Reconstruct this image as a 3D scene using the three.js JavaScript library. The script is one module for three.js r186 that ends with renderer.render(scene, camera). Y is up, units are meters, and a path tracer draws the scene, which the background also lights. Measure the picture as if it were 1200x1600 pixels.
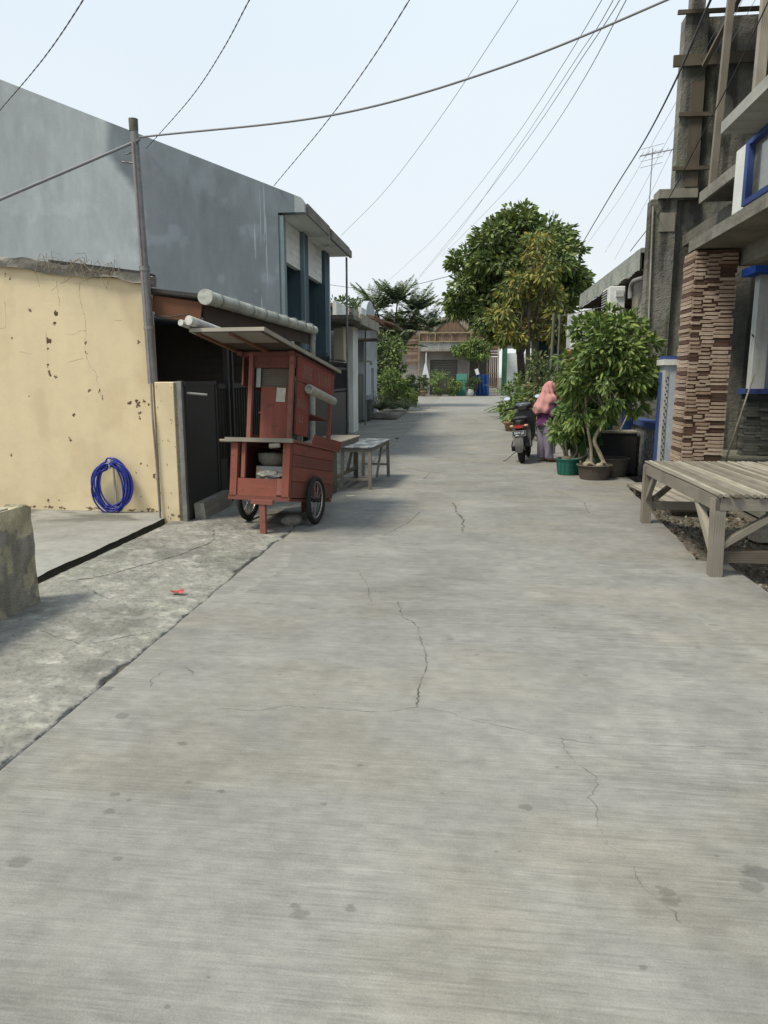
import * as THREE from 'three';
import { mergeGeometries, toCreasedNormals } from 'three/addons/utils/BufferGeometryUtils.js';
import { RoundedBoxGeometry } from 'three/addons/geometries/RoundedBoxGeometry.js';
import { MarchingCubes } from 'three/addons/objects/MarchingCubes.js';

// ---------- camera, sky, sun, exposure ----------
const scene = new THREE.Scene();
const camera = new THREE.PerspectiveCamera(69.43, 0.75, 0.05, 900);
camera.rotation.order = 'YXZ';
camera.position.set(0, 1.6, 0);
camera.rotation.y = THREE.MathUtils.degToRad(6.8);
camera.rotation.x = THREE.MathUtils.degToRad(-10.4);
scene.add(camera);
const renderer = new THREE.WebGLRenderer({ antialias: true });
renderer.toneMapping = THREE.LinearToneMapping;
renderer.toneMappingExposure = 1.25;
renderer.shadowMap.enabled = true;
const cloud = (x, y) => { let t = 0, a = 0.5, n = 0; for (let o = 0; o < 4; o++) { const xi = Math.floor(x), yi = Math.floor(y), h = (i, j) => { const s = Math.sin(i * 127.1 + j * 311.7 + o * 17) * 43758.5453; return s - Math.floor(s); }, fx = x - xi, fy = y - yi, u = fx * fx * (3 - 2 * fx), v = fy * fy * (3 - 2 * fy); t += a * ((h(xi, yi) * (1 - u) + h(xi + 1, yi) * u) * (1 - v) + (h(xi, yi + 1) * (1 - u) + h(xi + 1, yi + 1) * u) * v); n += a; a *= 0.5; x *= 2; y *= 2; } return t / n; };
{ // hazy bright sky: pale blue overhead, milky towards the horizon
  const w = 512, h = 256, d = new Float32Array(w * h * 4);
  for (let j = 0; j < h; j++) for (let i = 0; i < w; i++) {
    const el = (j / (h - 1) - 0.5) * Math.PI, e = Math.max(0, Math.sin(el));
    const az = (i / w) * Math.PI * 2;
    const k = Math.pow(e, 0.6);
    const m = (0.05 * (cloud(Math.cos(az) * (1.2 - e) * 3 + 9, Math.sin(az) * (1.2 - e) * 3 + 9) - 0.5)) * Math.min(1, e * 4);
    const o = (j * w + i) * 4;
    d[o] = 0.72 - 0.14 * k + m; d[o + 1] = 0.735 - 0.03 * k + m; d[o + 2] = 0.755 + 0.05 * k + m; d[o + 3] = 1;
    if (el < -0.02) { d[o] = 0.25; d[o + 1] = 0.245; d[o + 2] = 0.225; }
  }
  const t = new THREE.DataTexture(d, w, h, THREE.RGBAFormat, THREE.FloatType);
  t.mapping = THREE.EquirectangularReflectionMapping; t.magFilter = THREE.LinearFilter; t.needsUpdate = true;
  scene.background = t; scene.environment = t;
}
const sun = new THREE.DirectionalLight(new THREE.Color(1, 0.91, 0.74), 3.1);
sun.position.set(-18, 36, -1); sun.target.position.set(0, 0, -14);
sun.castShadow = true; sun.shadow.radius = 28; sun.shadow.mapSize.set(4096, 4096);
Object.assign(sun.shadow.camera, { left: -45, right: 45, top: 45, bottom: -45, near: 1, far: 140 });
scene.add(sun, sun.target);

// ---------- helpers ----------
let seed = 7;
const R = () => { seed = (seed + 0x6D2B79F5) | 0; let t = Math.imul(seed ^ (seed >>> 15), 1 | seed); t = (t + Math.imul(t ^ (t >>> 7), 61 | t)) ^ t; return ((t ^ (t >>> 14)) >>> 0) / 4294967296; };
const rr = (a, b) => a + (b - a) * R();
const V = (x, y, z) => new THREE.Vector3(x, y, z);
const clamp = (x, a = 0, b = 1) => Math.min(b, Math.max(a, x));
const lerp = (a, b, t) => a + (b - a) * t;
const sstep = (a, b, x) => { const t = clamp((x - a) / (b - a)); return t * t * (3 - 2 * t); };
const gy = z => clamp(0.015 * (-z - 16), 0, 0.465);
function hash(x, y, s) { let h = Math.imul(x, 374761393) + Math.imul(y, 668265263) + Math.imul(s, 1442695041); h = Math.imul(h ^ (h >>> 13), 1274126177); return ((h ^ (h >>> 16)) >>> 0) / 4294967296; }
function vn(x, y, s = 0, p = 0) { // value noise, period p lattice cells when p > 0
  const xi = Math.floor(x), yi = Math.floor(y), fx = x - xi, fy = y - yi;
  const u = fx * fx * (3 - 2 * fx), v = fy * fy * (3 - 2 * fy);
  const w = p ? (k => ((k % p) + p) % p) : (k => k);
  const x0 = w(xi), x1 = w(xi + 1), y0 = w(yi), y1 = w(yi + 1);
  const a = hash(x0, y0, s), b = hash(x1, y0, s), c = hash(x0, y1, s), d = hash(x1, y1, s);
  return a + (b - a) * u + (c - a) * v + (a - b - c + d) * u * v;
}
function fbm(x, y, s = 0, o = 4, p = 0) { let a = 0.5, t = 0, n = 0; for (let i = 0; i < o; i++) { t += a * vn(x, y, s + i * 17, p); n += a; a *= 0.5; x *= 2; y *= 2; p *= 2; } return t / n; }
const toS = v => 255 * (v <= 0.0031308 ? v * 12.92 : 1.055 * Math.pow(v, 1 / 2.4) - 0.055);
function tex(w, h, fn, srgb = true) { // fn(i, j) -> [r, g, b] linear 0..1 (colour) or a grey number (bump, roughness)
  const d = new Uint8Array(w * h * 4);
  for (let j = 0; j < h; j++) for (let i = 0; i < w; i++) {
    const c = fn(i, j), o = (j * w + i) * 4;
    if (srgb) { d[o] = toS(clamp(c[0])); d[o + 1] = toS(clamp(c[1])); d[o + 2] = toS(clamp(c[2])); }
    else { d[o] = d[o + 1] = d[o + 2] = 255 * clamp(c); }
    d[o + 3] = 255;
  }
  const t = new THREE.DataTexture(d, w, h); t.wrapS = t.wrapT = THREE.RepeatWrapping;
  t.magFilter = THREE.LinearFilter; t.minFilter = THREE.LinearMipmapLinearFilter; t.generateMipmaps = true;
  if (srgb) t.colorSpace = THREE.SRGBColorSpace; t.needsUpdate = true; return t;
}
const size = (t, sx, sy = sx) => { t.repeat.set(1 / sx, 1 / sy); return t; };
// tiling grain maps (means near 0.85, multiplied by each material's colour)
const T = {};
{
  const N = 512;
  T.plaster = size(tex(N, N, (i, j) => { const x = i / N, y = j / N; const a = fbm(x * 4, y * 4, 1, 5, 4), b = vn(x * 128, y * 128, 5, 128), st = fbm(x * 16, y * 2, 9, 3, 2); let v = 0.84 + 0.34 * (a - 0.5) + 0.1 * (b - 0.5); const g = sstep(0.55, 0.75, st) * 0.14; return [v - g, v - g * 0.98, v - g * 1.05]; }), 2.2);
  T.plasterB = size(tex(N, N, (i, j) => { const x = i / N, y = j / N; return 0.6 * fbm(x * 24, y * 24, 3, 4, 24) + 0.4 * vn(x * 170, y * 170, 8, 170); }, false), 2.2);
  T.rough = size(tex(N, N, (i, j) => { const x = i / N, y = j / N; const a = fbm(x * 6, y * 6, 21, 5, 6), b = fbm(x * 40, y * 40, 25, 3, 40), s = fbm(x * 22, y * 1, 29, 3, 1); const v = 0.8 + 0.6 * (a - 0.5) + 0.35 * (b - 0.5) - 0.3 * sstep(0.5, 0.8, s); return [v, v * 0.985, v * 0.95]; }), 1.7);
  T.wood = size(tex(N, N, (i, j) => { const x = i / N, y = j / N; const g = fbm(x * 64 + 0.7 * fbm(x * 4, y * 3, 2, 2, 4), y * 2, 33, 3, 2), c = fbm(x * 5, y * 4, 37, 3, 4), k = sstep(0.72, 0.8, fbm(x * 90, y * 3, 41, 2, 3)); const v = 0.82 + 0.55 * (g - 0.5) + 0.4 * (c - 0.5) - 0.25 * k; return [v, v * 0.98, v * 0.95]; }), 0.6, 1.2);
  T.woodB = size(tex(N, N, (i, j) => { const x = i / N, y = j / N; return fbm(x * 64, y * 2, 33, 3, 2); }, false), 0.6, 1.2);
  T.paint = size(tex(N, N, (i, j) => { const x = i / N, y = j / N; const a = fbm(x * 5, y * 5, 51, 5, 5), b = fbm(x * 30, y * 3, 55, 3, 3); const v = 0.86 + 0.3 * (a - 0.5) + 0.18 * (b - 0.5); const ch = sstep(0.7, 0.74, fbm(x * 22, y * 22, 57, 4, 22)); return [lerp(v, 0.62, ch), lerp(v, 0.66, ch), lerp(v, 0.66, ch)]; }), 0.9);
  T.rust = size(tex(N, N, (i, j) => { const x = i / N, y = j / N; const a = fbm(x * 6, y * 6, 61, 5, 6), k = sstep(0.56, 0.72, a); const b = vn(x * 90, y * 90, 66, 90); const v = 0.8 + 0.3 * (b - 0.5) + 0.3 * (a - 0.5); return [lerp(v, 1, k * 0.5), lerp(v, 0.62, k), lerp(v, 0.42, k)]; }), 0.8);
  T.bark = size(tex(256, 256, (i, j) => { const x = i / 256, y = j / 256; const a = fbm(x * 12, y * 4, 71, 4, 4), b = fbm(x * 30, y * 30, 75, 3, 30); const v = 0.8 + 0.7 * (a - 0.5) + 0.4 * (b - 0.5); return [v, v * 0.97, v * 0.92]; }), 0.4);
  T.cloth = size(tex(256, 256, (i, j) => { const x = i / 256, y = j / 256; const a = fbm(x * 6, y * 6, 81, 4, 6), b = ((i + j) % 4) / 4; const v = 0.86 + 0.25 * (a - 0.5) + 0.06 * b; return [v, v, v]; }), 0.35);
}
const bumpFor = (t, w, h, s = 2.2) => { const b = t.clone(); b.repeat.set(w / s, h / s); b.needsUpdate = true; return b; };
const lin = (r, g, b) => new THREE.Color().setRGB(r, g, b);
function M(c, o = {}) {
  const { map, bump, bs = 0.003, ...rest } = o;
  const m = new THREE.MeshStandardMaterial({ color: Array.isArray(c) ? lin(...c) : c, roughness: 0.85, side: THREE.DoubleSide, ...rest });
  if (map) m.map = map; if (bump) { m.bumpMap = bump; m.bumpScale = bs; }
  return m;
}
const pl = { map: T.plaster, bump: T.plasterB }, rg = { map: T.rough, bump: T.plasterB, bs: 0.008 }, wd = { map: T.wood, bump: T.woodB }, pt = { map: T.paint }, ru = { map: T.rust };
const m = {
  white: M([0.8, 0.82, 0.79], pl), cream: M([0.55, 0.5, 0.38], pl), shadeGrey: M([0.36, 0.35, 0.33], pl), paleBlue: M([0.5, 0.55, 0.6], pl),
  teal: M([0.07, 0.125, 0.16], pl), tealLight: M([0.2, 0.27, 0.29], pl), eave: M([0.55, 0.57, 0.53], pl), slab: M([0.21, 0.2, 0.17], rg),
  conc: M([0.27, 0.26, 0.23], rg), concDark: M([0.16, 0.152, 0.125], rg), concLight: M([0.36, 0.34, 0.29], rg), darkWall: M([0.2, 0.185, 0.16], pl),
  black: M([0.012, 0.013, 0.015], { roughness: 0.55, map: T.rust }), blackWood: M([0.02, 0.018, 0.016], wd), steel: M([0.24, 0.24, 0.24], { metalness: 0.6, roughness: 0.5, map: T.rust }),
  galv: M([0.26, 0.26, 0.26], { metalness: 0.3, roughness: 0.55, map: T.rough }), pvc: M([0.5, 0.52, 0.47], { roughness: 0.5, map: T.rough }), pvcGrey: M([0.28, 0.29, 0.28], { roughness: 0.5, map: T.rough }),
  brown: M([0.17, 0.07, 0.035], wd), brownDark: M([0.06, 0.04, 0.03], wd), wood: M([0.25, 0.228, 0.192], wd), woodPale: M([0.38, 0.355, 0.3], wd), woodDark: M([0.13, 0.11, 0.085], wd),
  bamboo: M([0.36, 0.3, 0.17], wd), reed: M([0.24, 0.155, 0.11], wd), reedB: M([0.3, 0.21, 0.155], wd), reedC: M([0.19, 0.125, 0.09], wd), red: M([0.225, 0.066, 0.043], { ...pt, bump: T.woodB }), redB: M([0.165, 0.052, 0.037], { ...pt, bump: T.woodB }), redPale: M([0.25, 0.092, 0.067], { ...pt, bump: T.woodB }),
  rubber: M([0.012, 0.012, 0.012], { roughness: 0.8, map: T.rough }), chrome: M([0.45, 0.45, 0.44], { metalness: 0.9, roughness: 0.35, map: T.rust }), mirror: M([0.85, 0.85, 0.85], { metalness: 1, roughness: 0.06 }),
  gloss: new THREE.MeshPhysicalMaterial({ color: lin(0.012, 0.012, 0.014), roughness: 0.4, clearcoat: 0.7, clearcoatRoughness: 0.25 }), plasticBlack: M([0.018, 0.018, 0.019], { roughness: 0.6, map: T.rough }), seatBlack: M([0.014, 0.014, 0.015], { roughness: 0.5, map: T.cloth }),
  redLight: new THREE.MeshPhysicalMaterial({ color: lin(0.35, 0.012, 0.012), roughness: 0.2, clearcoat: 1 }), amber: M([0.5, 0.32, 0.2], { roughness: 0.3 }),
  blue: M([0.045, 0.085, 0.28], pl), blueBright: M([0.035, 0.13, 0.62], pl), hose: M([0.012, 0.03, 0.3], { roughness: 0.35, map: T.rough }), tarp: M([0.02, 0.07, 0.24], { roughness: 0.5, map: T.cloth }),
  greenPlastic: M([0.015, 0.15, 0.115], { roughness: 0.5, map: T.rough }), greenPanel: M([0.1, 0.33, 0.26], pt), tealPlastic: M([0.05, 0.16, 0.16], { roughness: 0.5, map: T.rough }), binGrey: M([0.075, 0.1, 0.1], { roughness: 0.55, map: T.rough }),
  potBrown: M([0.1, 0.085, 0.07], { roughness: 0.75, map: T.rough }), potBlack: M([0.018, 0.018, 0.02], { roughness: 0.65, map: T.rough }), clay: M([0.3, 0.2, 0.13], rg), soil: M([0.045, 0.035, 0.025], rg),
  bark: M([0.17, 0.14, 0.1], { map: T.bark, bump: T.bark, bs: 0.01 }), barkPale: M([0.33, 0.29, 0.22], { map: T.bark, bump: T.bark, bs: 0.006 }), barkDark: M([0.08, 0.065, 0.05], { map: T.bark, bump: T.bark, bs: 0.01 }),
  cloth: M([0.75, 0.77, 0.8], { map: T.cloth }), paper: M([0.6, 0.59, 0.5], { map: T.rough }), wire: M([0.03, 0.03, 0.032], { roughness: 0.6 }), wireGrey: M([0.2, 0.2, 0.21], { roughness: 0.6 }), wirePale: M([0.3, 0.32, 0.35], { roughness: 0.6 }),
  tileWhite: M([0.55, 0.57, 0.58], { map: T.rough, roughness: 0.4 }), roofTile: M([0.16, 0.125, 0.1], rg), roofTileB: M([0.24, 0.21, 0.18], rg), corr: M([0.05, 0.05, 0.05], ru), corrPale: M([0.33, 0.36, 0.33], { map: T.rough }),
  stoneA: M([0.56, 0.43, 0.34], rg), stoneB: M([0.44, 0.31, 0.235], rg), stoneC: M([0.15, 0.08, 0.055], rg), stoneD: M([0.1, 0.055, 0.038], rg), stoneE: M([0.68, 0.55, 0.45], rg), slate: M([0.12, 0.13, 0.125], rg), slateB: M([0.17, 0.18, 0.17], rg), slateC: M([0.09, 0.095, 0.095], rg),
  skin: M([0.33, 0.19, 0.12], { roughness: 0.6 }), pink: M([0.56, 0.27, 0.265], { map: T.cloth }), purple: M([0.14, 0.035, 0.13], { map: T.cloth }), lavender: M([0.25, 0.22, 0.29], { map: T.cloth }), sandal: M([0.1, 0.07, 0.05], {}),
};
m.glass = new THREE.MeshPhysicalMaterial({ color: lin(0.5, 0.55, 0.5), roughness: 0.08, metalness: 0, specularIntensity: 1, transmission: 0.5, thickness: 0 });
m.darkGlass = new THREE.MeshPhysicalMaterial({ color: lin(0.03, 0.035, 0.04), roughness: 0.08, clearcoat: 1 });
m.leaf = new THREE.MeshPhysicalMaterial({ color: 0xffffff, vertexColors: true, roughness: 0.75, transmission: 0.3, thickness: 0, side: THREE.DoubleSide });
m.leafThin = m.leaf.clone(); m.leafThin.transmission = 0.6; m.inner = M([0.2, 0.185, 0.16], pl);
m.wireMid = M([0.07, 0.07, 0.075], { roughness: 0.6 });
m.petal = M([0.6, 0.02, 0.04], {}); 

function metric(g) { // uv in metres on the piece's own axes, v along its longest side
  if (g.index) g = g.toNonIndexed();
  const p = g.attributes.position, n = g.attributes.normal, uv = new Float32Array(p.count * 2);
  g.computeBoundingBox(); const s = g.boundingBox.getSize(V(0, 0, 0)).toArray();
  const long = s.indexOf(Math.max(...s)), ox = R() * 7, oy = R() * 7;
  for (let i = 0; i < p.count; i++) {
    const a = [Math.abs(n.getX(i)), Math.abs(n.getY(i)), Math.abs(n.getZ(i))], q = [p.getX(i), p.getY(i), p.getZ(i)];
    const ax = a.indexOf(Math.max(...a)); const r = [0, 1, 2].filter(k => k !== ax);
    const v = r.includes(long) ? long : r[1], u = r[0] === v ? r[1] : r[0];
    uv[i * 2] = q[u] + ox; uv[i * 2 + 1] = q[v] + oy;
  }
  g.setAttribute('uv', new THREE.BufferAttribute(uv, 2)); return g;
}
const put = (g, x, y, z, rx = 0, ry = 0, rz = 0) => { if (rx) g.rotateX(rx); if (rz) g.rotateZ(rz); if (ry) g.rotateY(ry); g.translate(x, y, z); return g; };
const box = (w, h, d, x = 0, y = 0, z = 0, rx = 0, ry = 0, rz = 0) => put(metric(new THREE.BoxGeometry(w, h, d)), x, y, z, rx, ry, rz);
const bb = (x0, x1, y0, y1, z0, z1) => box(x1 - x0, y1 - y0, Math.abs(z1 - z0), (x0 + x1) / 2, (y0 + y1) / 2, (z0 + z1) / 2);
const rbox = (w, h, d, r, x = 0, y = 0, z = 0, rx = 0, ry = 0, rz = 0) => put(metric(new RoundedBoxGeometry(w, h, d, 2, r)), x, y, z, rx, ry, rz);
const cyl = (a, b, h, x = 0, y = 0, z = 0, rx = 0, ry = 0, rz = 0, n = 16) => put(metric(new THREE.CylinderGeometry(a, b, h, n)), x, y, z, rx, ry, rz);
const ball = (r, x, y, z, sx = 1, sy = 1, sz = 1, n = 14) => { const g = new THREE.SphereGeometry(r, n, Math.ceil(n * 0.7)); g.scale(sx, sy, sz); return put(metric(g), x, y, z); };
function along(g, p, q) { const d = V(0, 0, 0).subVectors(q, p), l = d.length(); g.applyQuaternion(new THREE.Quaternion().setFromUnitVectors(V(0, 1, 0), d.clone().divideScalar(l))); g.translate((p.x + q.x) / 2, (p.y + q.y) / 2, (p.z + q.z) / 2); return g; }
const bar = (p, q, r, r2 = r, n = 8) => along(metric(new THREE.CylinderGeometry(r2, r, p.distanceTo(q), n)), p, q);
const beam = (p, q, w, d = w) => along(metric(new THREE.BoxGeometry(w, p.distanceTo(q), d)), p, q);
function tube(pts, r, n = 8, seg = 0) { const c = new THREE.CatmullRomCurve3(pts); return metric(new THREE.TubeGeometry(c, seg || Math.max(6, pts.length * 5), r, n)); }
const lathe = (pts, n = 24) => metric(new THREE.LatheGeometry(pts.map(a => new THREE.Vector2(a[0], a[1])), n));
const tor = (R0, r, a = 8, b = 32) => metric(new THREE.TorusGeometry(R0, r, a, b));
function geo(list) { list = Array.isArray(list) ? list : [list]; list = list.map(g => { g = g.index ? g.toNonIndexed() : g; for (const k of Object.keys(g.attributes)) if (!['position', 'normal', 'uv', 'color'].includes(k)) g.deleteAttribute(k); return g; }); return list.length > 1 ? mergeGeometries(list) : list[0]; }
const used = {};
function numbered(n) { const k = used[n] = (used[n] ?? -1) + 1; return k ? n + '_' + String(k).padStart(3, '0') : n; }
function obj(name, g, mat, parent = scene) { const o = new THREE.Mesh(geo(g), mat); o.castShadow = o.receiveShadow = true; o.name = parent === scene ? numbered(name) : name; parent.add(o); return o; }
function thing(name, label, category, [x, y, z] = [0, 0, 0], turn = 0, group) { const o = new THREE.Group(); o.name = numbered(name); o.position.set(x, y, z); o.rotation.y = turn; o.userData = { label, category }; if (group) o.userData.group = group; scene.add(o); return o; }
function tag(o, label, category, group) { Object.assign(o.userData, { label, category }); if (group) o.userData.group = group; return o; }
function struct(name, g, mat) { const o = obj(name, g, mat); o.userData.kind = 'structure'; return o; }
const stuff = (o, label, category) => { o.userData.kind = 'stuff'; if (label) o.userData.label = label; if (category) o.userData.category = category; return o; };
function planar(g, au, av, u0, u1, v0, v1) { const p = g.attributes.position, uv = g.attributes.uv; const at = (i, a) => a === 'x' ? p.getX(i) : a === 'y' ? p.getY(i) : p.getZ(i); for (let i = 0; i < p.count; i++) uv.setXY(i, (at(i, au) - u0) / (u1 - u0), (at(i, av) - v0) / (v1 - v0)); return g; }
// ---------- ground, road, pavement ----------
function stamp(mask, w, h, cx, cy, rx, ry, a, s) { const X0 = Math.max(0, Math.floor(cx - rx)), X1 = Math.min(w - 1, Math.ceil(cx + rx)), Y0 = Math.max(0, Math.floor(cy - ry)), Y1 = Math.min(h - 1, Math.ceil(cy + ry)); for (let j = Y0; j <= Y1; j++) for (let i = X0; i <= X1; i++) { const d = Math.hypot((i - cx) / rx, (j - cy) / ry) + (s ? (s >= 600 ? 2.2 : 0.9) * (fbm(i / (rx * 0.55), j / (ry * 0.55), s, 3) - 0.5) : 0); const k = a * (1 - sstep(0.62, 1, d)); if (k > mask[j * w + i]) mask[j * w + i] = k; } }
function polyline(mask, w, h, pts, toP, rad, a, s) { // a wandering dark line through the points
  for (let k = 0; k + 1 < pts.length; k++) { const [x0, z0] = pts[k], [x1, z1] = pts[k + 1], L = Math.hypot(x1 - x0, z1 - z0), n = Math.ceil(L / 0.002);
    for (let t = 0; t <= n; t++) { const f = t / n, e = Math.min(1, 4 * f * (1 - f)) ; const x = lerp(x0, x1, f), z = lerp(z0, z1, f); const dx = 0.06 * e * (fbm(x * 9 + s, z * 9, s, 4) - 0.5) + 0.012 * (vn(x * 70, z * 70, s + 3) - 0.5), dz = 0.06 * e * (fbm(x * 9, z * 9 + s, s + 5, 4) - 0.5); const [i, j, sx, sy] = toP(x + dx, z + dz); const q = rad * (0.55 + 0.9 * vn(x * 30, z * 30, s + 9)); stamp(mask, w, h, i, j, q * sx, q * sy, a * (0.34 + 0.66 * sstep(0.2, 0.75, vn(x * 17, z * 17, s + 2))), 0); } }
}
const cracks = [
  [[-0.94, -5.96], [-0.8, -5.55], [-0.7, -5.09]], [[-0.51, -5.11], [-0.44, -4.76], [-0.32, -4.57], [-0.27, -4.23], [-0.23, -3.98], [-0.25, -3.63], [-0.24, -3.4]],
  [[-0.24, -3.4], [-0.4, -3.33], [-0.65, -3.33], [-0.88, -3.34], [-1.02, -3.27], [-1.21, -3.26]], [[-0.24, -3.4], [-0.09, -3.37], [0.03, -3.29], [0.21, -3.23], [0.38, -3.16], [0.65, -3.13], [1.04, -3.16]],
  [[0.43, -3.17], [0.45, -2.98], [0.53, -2.85], [0.52, -2.77], [0.47, -2.69], [0.48, -2.5], [0.49, -2.39], [0.54, -2.31], [0.56, -2.2], [0.64, -2.08], [0.65, -2.04]],
  [[-0.23, -9.44], [-0.17, -8.76], [-0.08, -8.28], [-0.08, -7.58]], [[-0.88, -7.36], [-0.68, -8.1], [-0.61, -8.71]], [[1.2, -10.6], [1.45, -9.6], [1.4, -8.9]], [[-1.2, -13.2], [-0.7, -12.4], [-0.75, -11.6]], [[-1.65, -3.48], [-1.68, -3.58], [-1.64, -3.73]], [[-1.57, -3.75], [-1.49, -3.66]]];
const crackW = [0.006, 0.0085, 0.005, 0.0045, 0.0065, 0.022, 0.012, 0.012, 0.02, 0.007, 0.007];
const spots = [[-0.49, -1.94, 0.035], [-0.51, -1.97, 0.02], [-0.34, -1.98, 0.025], [0.64, -2.17, 0.03], [0.64, -2.13, 0.035], [0.62, -2.19, 0.015], [-1.48, -2.07, 0.05], [-1.25, -2.91, 0.03], [-1.64, -3.14, 0.05], [-1.86, -3.43, 0.04], [-1.1, -2.61, 0.018], [-0.95, -2.56, 0.02], [-1.28, -2.46, 0.012], [-1.35, -2.49, 0.025], [-1.32, -2.38, 0.025], [0.23, -2.59, 0.03], [0.19, -2.32, 0.008], [-0.11, -4.38, 0.03], [-0.36, -5.51, 0.02], [0.05, -4.13, 0.02], [-1.08, -4.88, 0.03], [-1.51, -4.96, 0.02], [0.96, -2.3, 0.06], [0.97, -2.29, 0.05], [0.92, -2.23, 0.05], [1.59, -4.85, 0.03], [1.37, -4.4, 0.02], [0.38, -2.9, 0.012], [-0.09, -2.65, 0.012], [0.11, -2.31, 0.008], [0.64, -3.9, 0.02], [0.93, -5.16, 0.02], [-1.16, -2.12, 0.02], [-0.44, -2.82, 0.02]];
for (let k = 0; k < 90; k++) spots.push([rr(-1.85, 2.1), rr(-13.8, -1.4), rr(0.004, 0.016)]);
const RX0 = -2.1, RX1 = 2.7;
function roadBase(x, z) {
  const big = fbm(x * 0.55 + 3, z * 0.55, 101, 3), mid = fbm(x * 3.2, z * 4.5, 103, 4), msk = sstep(0.28, 0.72, fbm(x * 0.9, z * 1.1, 107, 4));
  const st = fbm(x * 3 + 1.2 * mid, z * 80, 109, 3), st2 = fbm(x * 11, z * 170, 113, 3), fine = vn(x * 420, z * 420, 115), blot = fbm(x * 16, z * 20, 125, 4);
  const zz = z + 0.006 * Math.sin(x * 2.1 + 3 * mid), l1 = sstep(0.53, 0.68, fbm(x * 2.6, zz * 88, 117, 3)), l2 = sstep(0.56, 0.7, fbm(x * 7, zz * 150, 118, 2)), pale = sstep(0.58, 0.74, fbm(x * 3.4, zz * 100, 127, 3)), ms2 = 0.25 + 0.75 * msk;
  let v = 0.228 * (1 + 0.26 * (big - 0.5) + 0.3 * (mid - 0.5) + 0.1 * (st - 0.5) + 0.22 * (st2 - 0.5) + 0.28 * (fine - 0.5) + 0.34 * (blot - 0.5)) * (1 - (0.12 * l1 + 0.1 * l2) * ms2) * (1 + 0.1 * pale * ms2);
  const worn = sstep(0.58, 0.78, fbm(x * 2.1 + 8, z * 2.6, 119, 5)); v *= 1 + 0.14 * worn;
  const dirt = sstep(0.55, 0.75, fbm(x * 1.7 + 40, z * 2.3, 129, 5)); v *= 1 - 0.1 * dirt;
  const warm = 0.7 * sstep(0.42, 0.75, fbm(x * 1.6 + 20, z * 2.2, 121, 5));
  return [v * (1.0 + 0.05 * warm), v * (0.985 + 0.006 * warm), v * (0.925 - 0.075 * warm)];
}
function roadTexture(z0, z1, w, h, marks) {
  const mask = new Float32Array(w * h), light = new Float32Array(w * h), sx = w / (RX1 - RX0), sy = h / (z1 - z0);
  const toP = (x, z) => [(x - RX0) * sx, (z - z0) * sy, sx, sy];
  if (marks) {
    cracks.forEach((c, k) => polyline(mask, w, h, c, toP, crackW[k] * (k === 4 ? 0.4 : 0.6), k === 4 ? 0.6 : 0.85, 200 + k * 13));
    spots.forEach(([x, z, r], k) => { const [i, j] = toP(x, z); stamp(mask, w, h, i, j, r * 1.0 * sx, r * 0.75 * sy, 0.36, 300 + k); });
    polyline(mask, w, h, [[-1.7, -7.0], [0, -7.05], [1.9, -6.72]], toP, 0.008, 0.55, 411);
    polyline(light, w, h, [[1.45, -5.3], [1.62, -4.7], [1.75, -4.2], [1.9, -3.4]], toP, 0.05, 0.5, 421);
    polyline(light, w, h, [[-1.75, -7], [-1.6, -6], [-1.75, -5]], toP, 0.05, 0.45, 431);
  }
  return tex(w, h, (i, j) => { const x = RX0 + (i + 0.5) / sx, z = z0 + (j + 0.5) / sy, c = roadBase(x, z), k = mask[j * w + i], l = light[j * w + i] * sstep(0.4, 0.65, fbm(x * 14, z * 20, 133, 4)); return [lerp(lerp(c[0], 0.31, l), 0.045, k), lerp(lerp(c[1], 0.305, l), 0.042, k), lerp(lerp(c[2], 0.28, l), 0.036, k)]; });
}
const broom = tex(512, 512, (i, j) => { const x = i / 512, y = j / 512; return 0.55 * fbm(x * 3, y * 48, 131, 3, 3) + 0.3 * vn(x * 6, y * 128, 133, 0) + 0.15 * vn(x * 200, y * 200, 137, 200); }, false);
const xl = z => -1.9 + 0.05 * (fbm(z * 2.2, 1, 141, 4) - 0.5) + (z < -7 ? 0.03 : 0);
function xr(z) { const n = 0.05 * (fbm(z * 3, 5, 143, 4) - 0.5); if (z > -6.62) return 2.22 + n - 0.02 * (z + 5.5); if (z > -11.6) return 2.0 + 0.31 * (-6.62 - z) / 4.9 + n; return 2.5; }
function strip(fl, fr, z0, z1, dz, cols, fy, skirt) { // z0 > z1
  const rows = Math.ceil((z0 - z1) / dz), P = [], I = [], C = cols + 1 + (skirt ? 2 : 0);
  for (let r = 0; r <= rows; r++) { const z = lerp(z0, z1, r / rows), a = fl(z), b = fr(z); if (skirt) P.push(a, fy(a, z) - 0.12, z); for (let c = 0; c <= cols; c++) { const x = lerp(a, b, c / cols); P.push(x, fy(x, z), z); } if (skirt) P.push(b, fy(b, z) - 0.12, z); }
  for (let r = 0; r < rows; r++) for (let c = 0; c < C - 1; c++) { const k = r * C + c; I.push(k, k + 1, k + C, k + 1, k + C + 1, k + C); }
  const g = new THREE.BufferGeometry(); g.setAttribute('position', new THREE.Float32BufferAttribute(P, 3)); g.setAttribute('uv', new THREE.Float32BufferAttribute(new Float32Array(P.length / 3 * 2), 2)); g.setIndex(I); g.computeVertexNormals(); return g;
}
const roadY = (x, z) => gy(z) + 0.004 * (fbm(x * 1.2, z * 1.2, 151, 2) - 0.5);
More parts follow.
